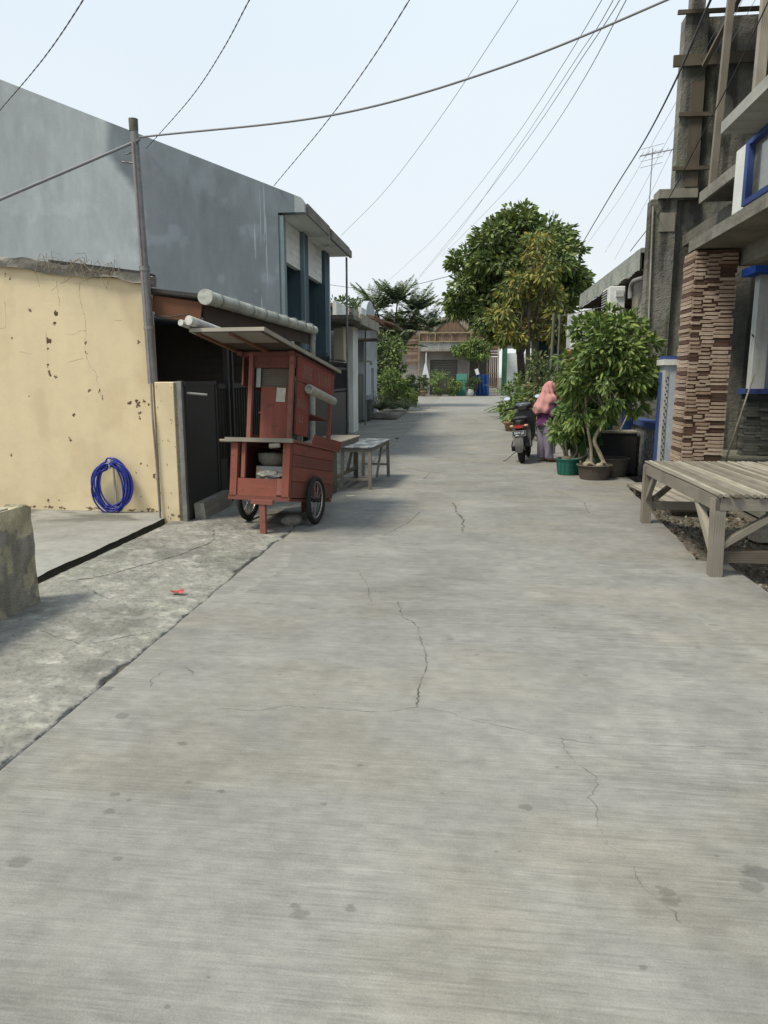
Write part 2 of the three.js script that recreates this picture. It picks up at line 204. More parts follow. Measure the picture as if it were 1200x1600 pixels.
{
  const secs = [[6, -1, null], [-1, -6, [2048, 2048, true]], [-6, -14, [2048, 2048, true]], [-14, -47.2, [1024, 2048, false]]];
  let t3; const parts = [];
  for (const [z0, z1, spec] of secs) {
    const t = spec ? roadTexture(z1, z0, ...spec) : null;
    const L = z0 - z1, b = broom.clone(); b.repeat.set((RX1 - RX0) / 0.7, L / 0.7); b.needsUpdate = true;
    const mat = M([1, 1, 1], { map: t || undefined, bump: b, bs: 0.0026, roughness: 0.88 });
    if (!t) mat.color = lin(0.225, 0.22, 0.205);
    const g = planar(strip(xl, xr, z0, z1, 0.06 + L * 0.004, 10, roadY, true), 'x', 'z', RX0, RX1, z1, z0);
    const o = struct('concrete_road', g, mat);
  }
}
{ // one earth sheet out to the horizon, under everything
  const P = [], I = [], xs = [-400, -60, -20, -8, -4, -3, 2, 2.6, 3.1, 4, 8, 20, 60, 400], zs = [60, 10, 2, 0, -4, -8, -12, -16, -24, -32, -40, -47, -60, -100, -200, -700];
  for (const z of zs) for (const x of xs) P.push(x, gy(z) - 0.13, z);
  for (let r = 0; r + 1 < zs.length; r++) for (let c = 0; c + 1 < xs.length; c++) { const k = r * xs.length + c, C = xs.length; I.push(k, k + 1, k + C, k + 1, k + C + 1, k + C); }
  const g = new THREE.BufferGeometry(); g.setAttribute('position', new THREE.Float32BufferAttribute(P, 3)); g.setIndex(I); g.computeVertexNormals();
  g.setAttribute('uv', new THREE.Float32BufferAttribute(P.filter((_, i) => i % 3 !== 1), 2));
  const soilT = size(tex(512, 512, (i, j) => { const x = i / 512, y = j / 512, a = fbm(x * 6, y * 6, 161, 5, 6), b = fbm(x * 60, y * 60, 165, 3, 60); const v = 0.09 * (0.5 + 0.7 * a + 0.5 * b); return [v * 1.05, v * 0.93, v * 0.74]; }), 2.3);
  struct('ground', g, M([1, 1, 1], { map: soilT, bump: size(tex(256, 256, (i, j) => fbm(i / 256 * 20, j / 256 * 20, 167, 4, 20), false), 0.9), bs: 0.02 }));
  // bare verge in front of the bench house, a little below the road
  const vg = strip(z => 1.9, z => 3.4, -3.5, -13.4, 0.08, 20, (x, z) => -0.055 + 0.05 * (fbm(x * 2.5, z * 2.5, 171, 4) - 0.5) - 0.05 * sstep(2.2, 2.6, x), false);
  { const p = vg.attributes.position, uv = vg.attributes.uv; for (let i = 0; i < p.count; i++) uv.setXY(i, p.getX(i), p.getZ(i)); }
  const mt = size(tex(1024, 1024, (i, j) => { const x = i / 1024, y = j / 1024, a = fbm(x * 8, y * 8, 173, 5, 8), b = fbm(x * 90, y * 90, 175, 2, 90), s = sstep(0.66, 0.72, fbm(x * 70, y * 70, 177, 2, 70)); const v = 0.085 * (0.4 + 0.8 * a + 0.5 * b); return [lerp(v * 1.05, 0.24, s * 0.7), lerp(v * 0.92, 0.22, s * 0.7), lerp(v * 0.72, 0.18, s * 0.7)]; }), 2.1);
  struct('earth_verge', vg, M([1, 1, 1], { map: mt, bump: T.plasterB, bs: 0.02 }));
}
{ // old broken pavement strip between the road and the houses
  const z0 = 2, z1 = -19, X0 = -3.32, X1 = -1.9;
  const fy = (x, z) => gy(z) + lerp(-0.005, 0.004, sstep(-1.95, -2.25, x)) + (0.022 * (fbm(x * 3, z * 3, 181, 4) - 0.5) * sstep(-19, -12, z) + 0.006 * (fbm(x * 20, z * 20, 183, 2) - 0.5)) * sstep(-1.9, -2.3, x);
  const g = strip(z => -3.335, z => z < -15 ? -1.93 : xl(z) - 0.0005 - 0.032 * sstep(0.5, 0.72, fbm(z * 1.9, 3, 185, 4)) - 0.02 * sstep(0.55, 0.9, vn(z * 11, 2, 187)), z0, z1, 0.035, 36, fy, true);
  const tz0 = -9.2, tz1 = 0; planar(g, 'x', 'z', X0, X1, tz0, tz1);
  const w = 1024, h = 2048, mask = new Float32Array(w * h), sx = w / (X1 - X0), sy = h / (tz1 - tz0), toP = (x, z) => [(x - X0) * sx, (z - tz0) * sy, sx, sy];
  polyline(mask, w, h, [[-3.15, -5.3], [-2.9, -5.6], [-2.62, -6.3], [-2.52, -6.9], [-2.7, -7.4]], toP, 0.014, 0.9, 511);
  polyline(mask, w, h, [[-2.95, -5.2], [-2.6, -4.9], [-2.3, -4.95]], toP, 0.008, 0.7, 521);
  polyline(mask, w, h, [[-2.7, -4.2], [-2.3, -4.0], [-2.0, -4.3]], toP, 0.008, 0.7, 527);
  const t = tex(w, h, (i, j) => { const x = X0 + i / sx, z = tz0 + j / sy; const chip = fbm(x * 34, z * 34, 192, 4), pit = sstep(0.62, 0.7, fbm(x * 46, z * 60, 194, 3)), fl = sstep(0.6, 0.66, fbm(x * 26, z * 40, 196, 3)); const a = fbm(x * 2.2, z * 2.2, 191, 5), b = fbm(x * 11, z * 11, 193, 4), st = fbm(x * 3, z * 40, 195, 3), c = sstep(0.48, 0.66, a), l = sstep(0.6, 0.78, b) * (1 - c * 0.4);
    let v = 0.245 * (0.72 + 0.5 * b + 0.25 * (st - 0.5)); v = lerp(v, v * 0.55, c * 0.7); v = lerp(v, 0.34, l * 0.55); v *= (0.84 + 0.32 * chip) * (1 - 0.24 * pit) * (1 + 0.3 * fl * l); const k = mask[j * w + i], moss = sstep(0.56, 0.7, fbm(x * 4 + 7, z * 4, 197, 4)) * 0.2;
    return [lerp(v * (1.01 - 0.14 * moss), 0.04, k), lerp(v * 0.99, 0.037, k), lerp(v * (0.89 - 0.2 * moss), 0.03, k)]; });
  struct('old_pavement', g, M([1, 1, 1], { map: t, bump: tex(512, 1024, (i, j) => fbm(2 * i / sx * 18, 2 * j / sy * 18, 199, 5), false), bs: 0.022 }));
  struct('joint_dirt', metric(strip(z => -2.02, z => -1.82, 2, -18, 0.05, 6, (x, z) => gy(z) - 0.019 + 0.008 * fbm(x * 12, z * 9, 198, 3), false)), M([0.12, 0.105, 0.08], rg));
  // far margins of the road, beside the houses
  struct('road_margin', planar(strip(z => -6, z => -1.86, -19, -47.2, 0.8, 4, (x, z) => gy(z) - 0.004, false), 'x', 'z', 0, 1.7, 0, 1.7), M([0.27, 0.265, 0.245], { map: T.rough }));
  struct('road_margin', planar(strip(z => 2.48, z => 3.4, -13.4, -47.2, 0.8, 4, (x, z) => gy(z) - 0.004, false), 'x', 'z', 0, 1.7, 0, 1.7), M([0.25, 0.245, 0.22], { map: T.rough }));
}
{ // raised forecourt slab beside the yellow wall
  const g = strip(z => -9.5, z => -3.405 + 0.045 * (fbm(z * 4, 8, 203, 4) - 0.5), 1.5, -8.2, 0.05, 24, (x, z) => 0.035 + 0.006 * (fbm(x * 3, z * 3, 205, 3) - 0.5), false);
  struct('forecourt_edge', metric(strip(z => -3.43 + 0.045 * (fbm(z * 4, 8, 203, 4) - 0.5), z => -3.392 + 0.045 * (fbm(z * 4, 8, 203, 4) - 0.5), 1.5, -8.2, 0.05, 4, (x, z) => -0.13 + 0.158 * sstep(0, 1, clamp((-3.392 + 0.045 * (fbm(z * 4, 8, 203, 4) - 0.5) - x) / 0.035)), false)), M([0.04, 0.037, 0.025], rg));  // mossy side face, coloured extra dark so the gap shows as shade
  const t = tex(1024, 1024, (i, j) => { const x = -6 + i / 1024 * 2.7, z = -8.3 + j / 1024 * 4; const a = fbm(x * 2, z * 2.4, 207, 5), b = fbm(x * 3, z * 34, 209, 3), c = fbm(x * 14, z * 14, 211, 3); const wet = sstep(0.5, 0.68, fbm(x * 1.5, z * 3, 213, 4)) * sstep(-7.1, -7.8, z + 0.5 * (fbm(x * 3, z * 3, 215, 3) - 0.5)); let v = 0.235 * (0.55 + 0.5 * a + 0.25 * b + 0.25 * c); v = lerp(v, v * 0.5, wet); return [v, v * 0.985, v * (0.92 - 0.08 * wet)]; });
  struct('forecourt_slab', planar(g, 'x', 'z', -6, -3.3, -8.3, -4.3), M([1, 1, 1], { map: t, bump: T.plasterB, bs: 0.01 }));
}
// ---------- left side ----------
{ // low stained wall
  const t = thing('low_wall', 'low stained cream concrete wall at the edge of the forecourt', 'wall', [-3.17, 0, -1.6]);
  const g = new THREE.BoxGeometry(0.2, 0.78, 6.4, 6, 16, 90); const p = g.attributes.position;
  for (let i = 0; i < p.count; i++) { const x = p.getX(i), y = p.getY(i), z = p.getZ(i), n = fbm(y * 6 + x * 4, z * 6, 221, 4) - 0.5; p.setX(i, x + 0.02 * n * Math.sign(x)); if (y > 0.33) p.setY(i, y - 0.05 * Math.max(0, fbm(x * 9, z * 5, 223, 3) - 0.45) - (z < -3.1 ? 0.03 * R() : 0)); if (z < -3.15) p.setZ(i, z + 0.05 * (fbm(y * 5, x * 12, 225, 3) - 0.3)); }
  g.computeVertexNormals(); g.translate(0, 0.33, 0);
  const tx = tex(1024, 512, (i, j) => { const z = i / 1024 * 6.4, y = j / 512 * 0.8; const a = fbm(z * 5, y * 3, 227, 5), b = fbm(z * 16, y * 6, 229, 4), moss = sstep(0.42, 0.62, fbm(z * 7, y * 4, 231, 4)), peel = sstep(0.5, 0.56, fbm(z * 4 + 3, y * 4, 233, 5)); let c = [0.42, 0.37, 0.25].map(q => q * (0.6 + 0.7 * a)); const gr = 0.17 * (0.5 + b); c = [lerp(c[0], gr, peel * 0.8), lerp(c[1], gr * 0.97, peel * 0.8), lerp(c[2], gr * 0.85, peel * 0.8)]; return [lerp(c[0], 0.09, moss * 0.4), lerp(c[1], 0.08, moss * 0.4), lerp(c[2], 0.05, moss * 0.4)]; });
  const gg = g.toNonIndexed(); gg.computeVertexNormals(); planar(gg, 'z', 'y', -3.2, 3.2, -0.06, 0.74);
  obj('wall_body', gg, M([1, 1, 1], { map: tx, bump: bumpFor(T.plasterB, 6.4, 0.8, 1.2), bs: 0.012 }), t);
  obj('cap', [box(0.17, 0.022, 6.1, 0, 0.715, 0.1, 0, 0, 0.05)], m.concLight, t);
}
{ // yellow house: boundary wall, pillar, carport
  const t = thing('yellow_house', 'cracked pale yellow house wall with dark open carport and low sheet roof', 'house', [-3.1, 0, -8.1]);
  const ox = 3.1, oz = 8.1;
  const chips = [[-5.29, 2.74, 0.021], [-5.24, 2.68, 0.021], [-5.03, 2.34, 0.028], [-4.72, 2.3, 0.035], [-4.74, 2.19, 0.028], [-4.83, 2.0, 0.049], [-4.85, 1.91, 0.021], [-4.87, 1.73, 0.021], [-4.86, 1.64, 0.042], [-4.78, 1.59, 0.028], [-5.28, 2.03, 0.014], [-4.39, 1.97, 0.021], [-4.4, 1.87, 0.021], [-4.38, 1.44, 0.028], [-4.26, 1.44, 0.021], [-4.23, 1.35, 0.021], [-4.6, 1.16, 0.028], [-4.66, 0.87, 0.035], [-5.42, 0.68, 0.021], [-5.13, 1.37, 0.014], [-3.9, 1.3, 0.035], [-3.81, 1.28, 0.042], [-3.73, 1.31, 0.028], [-3.68, 1.28, 0.021], [-3.78, 1.19, 0.035], [-3.8, 1.12, 0.021], [-3.76, 1.98, 0.028], [-3.51, 0.97, 0.028], [-3.52, 0.54, 0.035], [-3.66, 0.46, 0.035], [-3.82, 0.6, 0.021], [-3.74, 0.58, 0.014], [-3.88, 0.49, 0.014], [-5.0, 0.15, 0.021], [-4.86, 0.15, 0.014], [-3.5, 0.08, 0.021], [-3.84, 0.21, 0.014]];
  const yc = [[[-4.4, 2.64], [-4.42, 2.47], [-4.37, 2.23], [-4.4, 1.94], [-4.39, 1.8], [-4.29, 1.64]], [[-4.29, 1.64], [-4.26, 1.48], [-4.25, 1.37]], [[-4.68, 2.65], [-4.67, 2.44], [-4.67, 2.37]], [[-4.61, 2.07], [-4.37, 2.11]], [[-4.63, 1.75], [-4.43, 1.8]], [[-4.02, 2.22], [-3.94, 2.22]], [[-5.2, 1.88], [-5.05, 1.85]], [[-4.86, 2.09], [-4.87, 1.69]], [[-5.42, 2.13], [-5.35, 2.15], [-5.33, 2.45]], [[-4.5, 2.7], [-4.75, 2.55]], [[-4.2, 2.7], [-4.45, 2.62]]];
  const X0 = -6.2, X1 = -3.1, Y0 = 0, Y1 = 3, w = 2048, h = 2048, mk = new Float32Array(w * h), hair = new Float32Array(w * h), sx = w / (X1 - X0), sy = h / (Y1 - Y0), toP = (x, y) => [(x - X0) * sx, (y - Y0) * sy, sx, sy];
  chips.forEach(([x, y, r], k) => { for (let q = 0; q < 2; q++) { const [i, j] = toP(x + rr(-1, 1) * r * 0.8 * q, y + rr(-1, 1) * r * q * 1.4); const e = 0.6 * r * (q ? 0.6 : 1); stamp(mk, w, h, i, j, e * (0.7 + 0.7 * R()) * sx, e * (0.8 + 0.7 * R()) * sy, 1, 600 + k * 3 + q); } });
  for (let k = 0; k < 40; k++) { const [i, j] = toP(rr(-5.6, -3.2), rr(0.03, 0.07)); stamp(mk, w, h, i, j, rr(0.01, 0.05) * sx, rr(0.006, 0.02) * sy, 0.9, 700 + k); }
  for (let k = 0; k < 22; k++) { const [i, j] = toP(rr(-3.5, -3.12), rr(0.02, 1.5)); stamp(mk, w, h, i, j, rr(0.003, 0.007) * sx, rr(0.004, 0.018) * sy, 1, 740 + k); }
  yc.forEach((c, k) => polyline(hair, w, h, c, toP, 0.004, 0.55, 800 + k * 7));
  polyline(mk, w, h, [[-3.54, 1.35], [-3.5, 0.7], [-3.47, 0.03]], toP, 0.008, 0.75, 877);
  const yt = tex(w, h, (i, j) => { const x = X0 + i / sx, y = Y0 + j / sy; const a = fbm(x * 1.3, y * 1.3, 241, 4), b = fbm(x * 14, y * 14, 243, 3), f = vn(x * 260, y * 260, 245), g = fbm(x * 9, y * 0.8, 247, 3), dirt = sstep(0.56, 0.72, fbm(x * 2.2 + 5, y * 1.6, 249, 5)); const v = 1 + 0.14 * (a - 0.5) + 0.08 * (b - 0.5) + 0.05 * (f - 0.5) + 0.08 * (g - 0.5); let c = [0.66 * v, 0.55 * v, 0.355 * v]; c = [c[0] * (1 - 0.08 * dirt), c[1] * (1 - 0.1 * dirt), c[2] * (1 - 0.12 * dirt)]; const k = mk[j * w + i], q = hair[j * w + i]; c = [lerp(c[0], 0.16, q), lerp(c[1], 0.12, q), lerp(c[2], 0.07, q)]; return [lerp(c[0], 0.085, k), lerp(c[1], 0.052, k), lerp(c[2], 0.028, k)]; });
  const ym = M([1, 1, 1], { map: yt, bump: bumpFor(T.plasterB, 3.1, 3), bs: 0.0015 });
  const top = x => 2.62 - 0.123 * (x + 3.55); // sloping wall top
  { const s = new THREE.Shape(); s.moveTo(-9.5, -0.1); s.lineTo(-3.62, -0.1); s.lineTo(-3.62, top(-3.62)); s.lineTo(-9.5, top(-9.5)); s.closePath();
    const g = new THREE.ExtrudeGeometry(s, { depth: 0.14, bevelEnabled: false }); planar(g, 'x', 'y', X0, X1, Y0, Y1); g.translate(ox, 0, -0.1 - 0.14 + 0.05); obj('wall', g, ym, t); }
  { const n = 60, P = [], top3 = []; const g = new THREE.BoxGeometry(6, 0.09, 0.22, 70, 3, 3), p = g.attributes.position; for (let i = 0; i < p.count; i++) { const x = p.getX(i), k = fbm(x * 5, p.getY(i) * 20 + p.getZ(i) * 9, 251, 4) - 0.5; p.setY(i, p.getY(i) + 0.1 * k); p.setZ(i, p.getZ(i) + 0.09 * k); } g.computeVertexNormals(); obj('wall_coping', put(metric(g), -3.46, top(-6.56) + 0.035, -0.1, 0, 0, -0.1225), m.conc, t); }
  { const g = new RoundedBoxGeometry(0.22, 1.62, 0.3, 2, 0.012); g.translate(-3.35, 0.73, -7.98); const gn = g.index ? g.toNonIndexed() : g; planar(gn, 'x', 'y', X0, X1, Y0, Y1); gn.translate(ox, 0, oz); obj('pillar', gn, ym, t); }
  obj('pillar_edge', box(0.05, 1.6, 0.31, -0.115, 0.73, 0.115), M([0.16, 0.14, 0.09], rg), t);
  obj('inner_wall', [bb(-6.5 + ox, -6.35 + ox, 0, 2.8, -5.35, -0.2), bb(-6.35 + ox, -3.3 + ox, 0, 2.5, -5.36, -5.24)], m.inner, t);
  obj('carport_floor', bb(-6.4 + ox, -3.16 + ox, -0.1, 0.03, -5.3, -0.3), m.conc, t);
  const fr = (x, y, z) => V(x + ox, y, z + oz);
  obj('fascia', [beam(fr(-3.5, 2.36, -8.02), fr(-2.96, 2.28, -8.02), 0.22, 0.03)].map(g => g), m.brown, t);
  obj('fascia', box(0.03, 0.2, 5.3, 0.15, 2.27, -2.62), m.brownDark, t);
  { // corrugated sheet roof
    const cols = 160, P = [], I = []; for (let c = 0; c <= cols; c++) { const z = -7.96 - 5.5 * c / cols, dy = 0.014 * Math.sin(c * Math.PI / 2 * 0.8); for (const x of [-2.9, -3.57, -3.59, -6.6]) P.push(x + ox, 2.4 + 0.122 * (-2.9 - x) + dy + 0.02, (x < -3.58 ? Math.min(z, -8.32) : z) + oz); } for (let c = 0; c < cols; c++) for (let k = 0; k < 3; k++) { const a = c * 4 + k; I.push(a, a + 1, a + 4, a + 1, a + 5, a + 4); }
    const g = new THREE.BufferGeometry(); g.setAttribute('position', new THREE.Float32BufferAttribute(P, 3)); g.setIndex(I); g.computeVertexNormals(); obj('sheet_roof', metric(g), m.corr, t); }
  obj('roof_edge', beam(fr(-3.56, 2.53, -8.0), fr(-2.93, 2.455, -8.0), 0.04, 0.07), m.corr, t);
  obj('roof_edge', beam(fr(-4.75, 2.86, -8.28), fr(-3.64, 2.715, -8.28), 0.05, 0.3), m.corr, t);
  for (const z of [-9.25, -9.42]) obj('carport_post', beam(fr(-3.12, 0, z), fr(-3.12, 2.4, z), 0.06), m.black, t);
  obj('carport_post', beam(fr(-3.12, 0, -13.2), fr(-3.12, 2.4, -13.2), 0.1), m.conc, t);
  const gp = obj('gutter_pipe', [bar(fr(-2.88, 2.44, -7.98), fr(-2.88, 2.42, -13.5), 0.075, 0.075, 20)], m.pvc, t);
  obj('end_cap', bar(fr(-2.88, 2.44, -7.93), fr(-2.88, 2.44, -8.02), 0.083, 0.083, 20), m.pvc, gp);
  for (let k = 0; k < 9; k++) obj('pipe_ring', bar(fr(-2.88, 2.44, -8.3 - k * 0.6), fr(-2.88, 2.44, -8.33 - k * 0.6), 0.084, 0.084, 20), m.pvcGrey, gp);
  obj('downpipe', [bar(fr(-2.9, 2.36, -13.42), fr(-2.94, 0.05, -13.42), 0.055, 0.055, 14), cyl(0.062, 0.062, 0.12, -2.9 + ox, 2.3, -13.42 + oz)], m.pvc, t);
  const lf = obj('porch_lamp', [box(0.05, 0.1, 0.03, -0.42, 2.2, 0.12), box(0.09, 0.05, 0.05, -0.43, 2.27, 0.12)], m.paper, t); obj('lamp_cord', tube([fr(-3.5, 2.26, -7.97), fr(-3.3, 2.24, -7.97), fr(-3.08, 2.27, -7.98)], 0.006, 5), m.wire, lf);
}
{ // gate
  const t = thing('carport_gate', 'black metal sheet and bar gate beside the yellow pillar', 'gate', [-3.13, 0, -7.8]);
  obj('gate_leaf', [box(0.035, 1.5, 0.95, 0, 0.78, -0.52), box(0.05, 0.05, 0.99, 0, 1.52, -0.52), box(0.05, 1.5, 0.05, 0, 0.76, -1.0)], m.black, t);
  obj('latch_bar', [bar(V(0.03, 1.42, -0.05), V(0.24, 1.4, -0.1), 0.014)], m.pvcGrey, t);
  obj('gate_post', box(0.05, 1.56, 0.07, -0.03, 0.77, -0.01), m.galv, t);
  obj('gate_rail', [box(0.04, 0.06, 4.1, 0, 1.48, -3.15), box(0.04, 0.06, 4.1, 0, 0.15, -3.15), box(0.03, 0.42, 4.1, 0, 0.36, -3.15)], m.black, t);
  const bg = geo(box(0.02, 1.3, 0.02)); for (let k = 0; k < 36; k++) { const b = obj('bar', bg, m.steel, t); b.material = m.black; b.position.set(0, 0.82, -1.15 - k * 0.112); }
  obj('concrete_sill', [box(0.12, 0.26, 1.0, 0.08, 0.06, -0.62, 0, 0.02, 0.08)], m.conc, t);
}
{ const t = thing('dry_weeds', 'tangle of dry weeds on top of the yellow wall', 'weeds', [-4.4, 2.74, -8.16]); const g = []; for (let k = 0; k < 46; k++) { const x = rr(-0.45, 0.45), a = V(x, -0.02 - 0.123 * x, rr(-0.06, 0.08)), b = V(x + rr(-0.12, 0.12), rr(0.02, 0.2) - 0.123 * x, rr(-0.02, 0.12)), c = V(b.x + rr(-0.15, 0.15), b.y - rr(0, 0.28), 0.16 + rr(-0.02, 0.05)); g.push(tube([a, b, c], rr(0.0018, 0.0035), 4, 6)); } obj('stems', g, M([0.22, 0.17, 0.11], {}), t); }
tag(obj('garden_hose', (() => { const pts = []; for (let k = 0; k <= 9 * 24; k++) { const a = k / 24 * Math.PI * 2, n = k / 24; const ex = 0.2 + 0.03 * Math.sin(n * 2.3), ey = 0.27 + 0.025 * Math.sin(n * 3.1 + 1); pts.push(V(-4.15 + ex * Math.sin(a) + 0.018 * Math.sin(n * 5), 0.385 + ey * Math.cos(a) - 0.03 * (n % 3), -8.075 + 0.012 * ((n * 1.7) % 4))); } for (let k = 0; k <= 20; k++) { const a = Math.PI * 2 * k / 20; pts.push(V(-4.08 + 0.2 * Math.sin(a), 0.36 + 0.26 * Math.cos(a), -8.04)); } return tube(pts, 0.0105, 6, 700); })(), m.hose), 'coiled blue garden hose hanging low on the yellow wall', 'hose');
tag(obj('wall_tap', [bar(V(-4.13, 0.05, -8.12), V(-4.14, 0.6, -8.12), 0.012), bar(V(-4.14, 0.6, -8.12), V(-4.14, 0.6, -8.02), 0.014), cyl(0.02, 0.02, 0.03, -4.14, 0.64, -8.04), bar(V(-4.14, 0.6, -8.03), V(-4.14, 0.55, -8.03), 0.011)], m.pvc), 'thin pale standpipe tap inside the blue hose coil', 'tap');
{ // pole
  const t = thing('utility_pole', 'slim grey galvanised service pole rising behind the yellow pillar', 'pole', [-3.52, 1.5, -7.93]);
  obj('shaft', [bar(V(0, 0.02, 0), V(-0.02, 1.25, 0), 0.052, 0.05, 14), bar(V(-0.02, 1.25, 0), V(-0.06, 2.72, -0.02), 0.043, 0.041, 14)], m.galv, t);
  obj('collar', cyl(0.058, 0.058, 0.05, -0.02, 1.24, 0), m.galv, t); obj('collar', cyl(0.056, 0.056, 0.03, -0.01, 0.62, 0), m.galv, t);
  obj('pole_cap', cyl(0.048, 0.046, 0.12, -0.062, 2.68, -0.02), m.concDark, t);
  obj('conduit', [bar(V(0, 0.03, 0.05), V(-0.055, 2.5, 0.035), 0.012), tube([V(0, 0.03, 0.05), V(0.03, -0.3, 0.12), V(0.045, -0.8, 0.125), V(0.06, -1.46, 0.13)], 0.013, 6)], M([0.3, 0.25, 0.27], { map: T.rough }), t);
  for (const [a, b, q] of [[V(-0.05, 2.5, 0), V(0.02, 2.53, 0.03), 0.014], [V(-0.05, 2.42, 0), V(-0.16, 2.4, -0.02), 0.008], [V(-0.05, 2.3, 0), V(-0.2, 2.32, 0), 0.01]]) obj('hook', bar(a, b, q), m.steel, t);
}
// ---------- grey two-storey house ----------
{
  const t = thing('grey_house', 'tall bare grey plastered house with teal pillars and white eaves', 'house', [-3.5, 0, -13.5]);
  const X0 = -12, X1 = -3.2, Y0 = 0, Y1 = 7.6;
  const roofY = x => 4.67 - 0.392 * (x + 3.02);
  const s = new THREE.Shape(); s.moveTo(-14, -0.1); s.lineTo(-3.5, -0.1); s.lineTo(-3.5, 4.45); s.lineTo(-3.02, 4.45); s.lineTo(-3.02, 4.6); s.lineTo(-3.08, roofY(-3.08)); s.lineTo(-14, roofY(-14)); s.closePath();
  const g = new THREE.ExtrudeGeometry(s, { depth: 0.2, bevelEnabled: false });
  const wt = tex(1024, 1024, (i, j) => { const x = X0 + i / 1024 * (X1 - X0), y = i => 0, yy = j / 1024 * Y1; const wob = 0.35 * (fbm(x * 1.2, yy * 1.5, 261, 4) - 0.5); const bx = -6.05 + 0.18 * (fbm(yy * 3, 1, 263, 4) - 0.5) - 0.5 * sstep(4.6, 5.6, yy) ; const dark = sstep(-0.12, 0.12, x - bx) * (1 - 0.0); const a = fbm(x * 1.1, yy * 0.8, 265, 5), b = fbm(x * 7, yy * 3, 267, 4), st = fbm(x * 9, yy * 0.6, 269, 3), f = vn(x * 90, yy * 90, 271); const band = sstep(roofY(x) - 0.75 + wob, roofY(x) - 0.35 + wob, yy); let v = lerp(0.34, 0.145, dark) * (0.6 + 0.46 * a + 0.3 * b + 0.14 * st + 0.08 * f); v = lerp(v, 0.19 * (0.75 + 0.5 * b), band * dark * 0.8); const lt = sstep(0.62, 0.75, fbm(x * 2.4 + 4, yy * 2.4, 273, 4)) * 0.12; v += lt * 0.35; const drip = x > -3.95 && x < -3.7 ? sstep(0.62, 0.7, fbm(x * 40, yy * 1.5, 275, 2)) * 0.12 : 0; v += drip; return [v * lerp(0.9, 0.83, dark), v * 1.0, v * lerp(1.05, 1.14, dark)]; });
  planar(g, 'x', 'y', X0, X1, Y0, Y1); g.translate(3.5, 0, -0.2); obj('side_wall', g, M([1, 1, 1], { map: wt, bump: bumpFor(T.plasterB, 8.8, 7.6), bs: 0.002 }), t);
  obj('corner_pilaster', box(0.1, 4.42, 0.16, 0.04, 2.2, -0.1), m.tealLight, t);
  obj('upper_panel', bb(-0.12, -0.01, 3.7, 4.43, -1.72, -0.21), m.white, t); obj('upper_panel', bb(-0.12, -0.01, 3.7, 4.43, -3.88, -2.16), m.white, t);
  obj('pillar', bb(-0.9, 0.06, 0, 4.43, -2.15, -1.73), m.teal, t); obj('pillar', bb(-0.9, 0.06, 0, 4.43, -4.4, -3.89), m.teal, t);
  obj('pillar_edge', bb(-0.01, 0.075, 0, 4.425, -1.78, -1.7), m.tealLight, t); obj('pillar_edge', bb(-0.01, 0.075, 0, 4.425, -4.42, -4.34), m.paleBlue, t);
  obj('recess_wall', [bb(-1.3, -1.15, 0, 4.5, -4.4, -0.2)], m.tealLight, t); obj('far_wall', bb(-8, -0.9, 0, 4.6, -4.6, -4.42), m.teal, t);
  const w1 = obj('window', bb(-1.14, -1.1, 0.9, 2.1, -1.5, -0.6), m.darkGlass, t); obj('frame', [bb(-1.14, -1.08, 2.1, 2.16, -1.55, -0.55), bb(-1.14, -1.08, 0.84, 0.9, -1.55, -0.55), bb(-1.14, -1.08, 0.9, 2.1, -1.07, -1.02)], m.white, w1);
  obj('sill_panel', bb(-0.3, -0.05, 1.9, 2.5, -1.7, -0.25), m.paleBlue, t);
  obj('eave', bb(-0.9, 0.48, 4.44, 4.56, -2.2, -0.2), m.white, t); obj('eave', bb(-0.9, 0.48, 4.43, 4.53, -4.85, -2.2), m.white, t);
  obj('eave_fascia', bb(0.48, 0.51, 4.43, 4.62, -2.2, -0.15), m.slab, t); obj('eave_fascia', bb(0.48, 0.53, 4.4, 4.56, -4.88, -2.35), m.slab, t);
  obj('ceiling_lamp', [cyl(0.05, 0.05, 0.04, 0.25, 4.41, -3.2)], m.paper, t);
  { const rg2 = new THREE.BoxGeometry(11.2, 0.08, 4.5); obj('roof', put(metric(rg2), -4.72, roofY(-8.22) - 0.1, -2.46, 0, 0, -0.3735), m.slab, t); }
  obj('downpipe', bar(V(0.42, 4.4, -4.75), V(0.42, 0.05, -4.75), 0.025), m.galv, t);
}
{ // black fence before the grey house and the next
  const fence = (z0, z1, h, label, y) => { const t = thing('iron_fence', label, 'fence', [-3.12, y, z0], 0, 'black iron fences'); const L = z0 - z1; obj('sheet_panel', box(0.03, h * 0.62, L, 0, h * 0.34, -L / 2), m.black, t); obj('rail', [box(0.04, 0.05, L, 0, h * 0.68, -L / 2), box(0.04, 0.05, L, 0, h - 0.12, -L / 2)], m.black, t); for (const z of [-0.03, -L + 0.03]) obj('post', box(0.07, h + 0.05, 0.07, 0, h / 2, z), m.black, t); const bg = geo([box(0.02, h * 0.36, 0.02), cyl(0, 0.016, 0.06, 0, h * 0.21, 0, 0, 0, 0, 5)]); for (let z = 0.1; z < L - 0.05; z += 0.13) { const b = obj('bar', bg, m.black, t); b.position.set(0, h * 0.83, -z); } return t; };
  fence(-13.75, -16.0, 2.0, 'tall black iron fence in front of the teal pillared house', 0);
  fence(-16.1, -18.3, 1.9, 'black sheet gate with spiked top next to white house', 0);
}
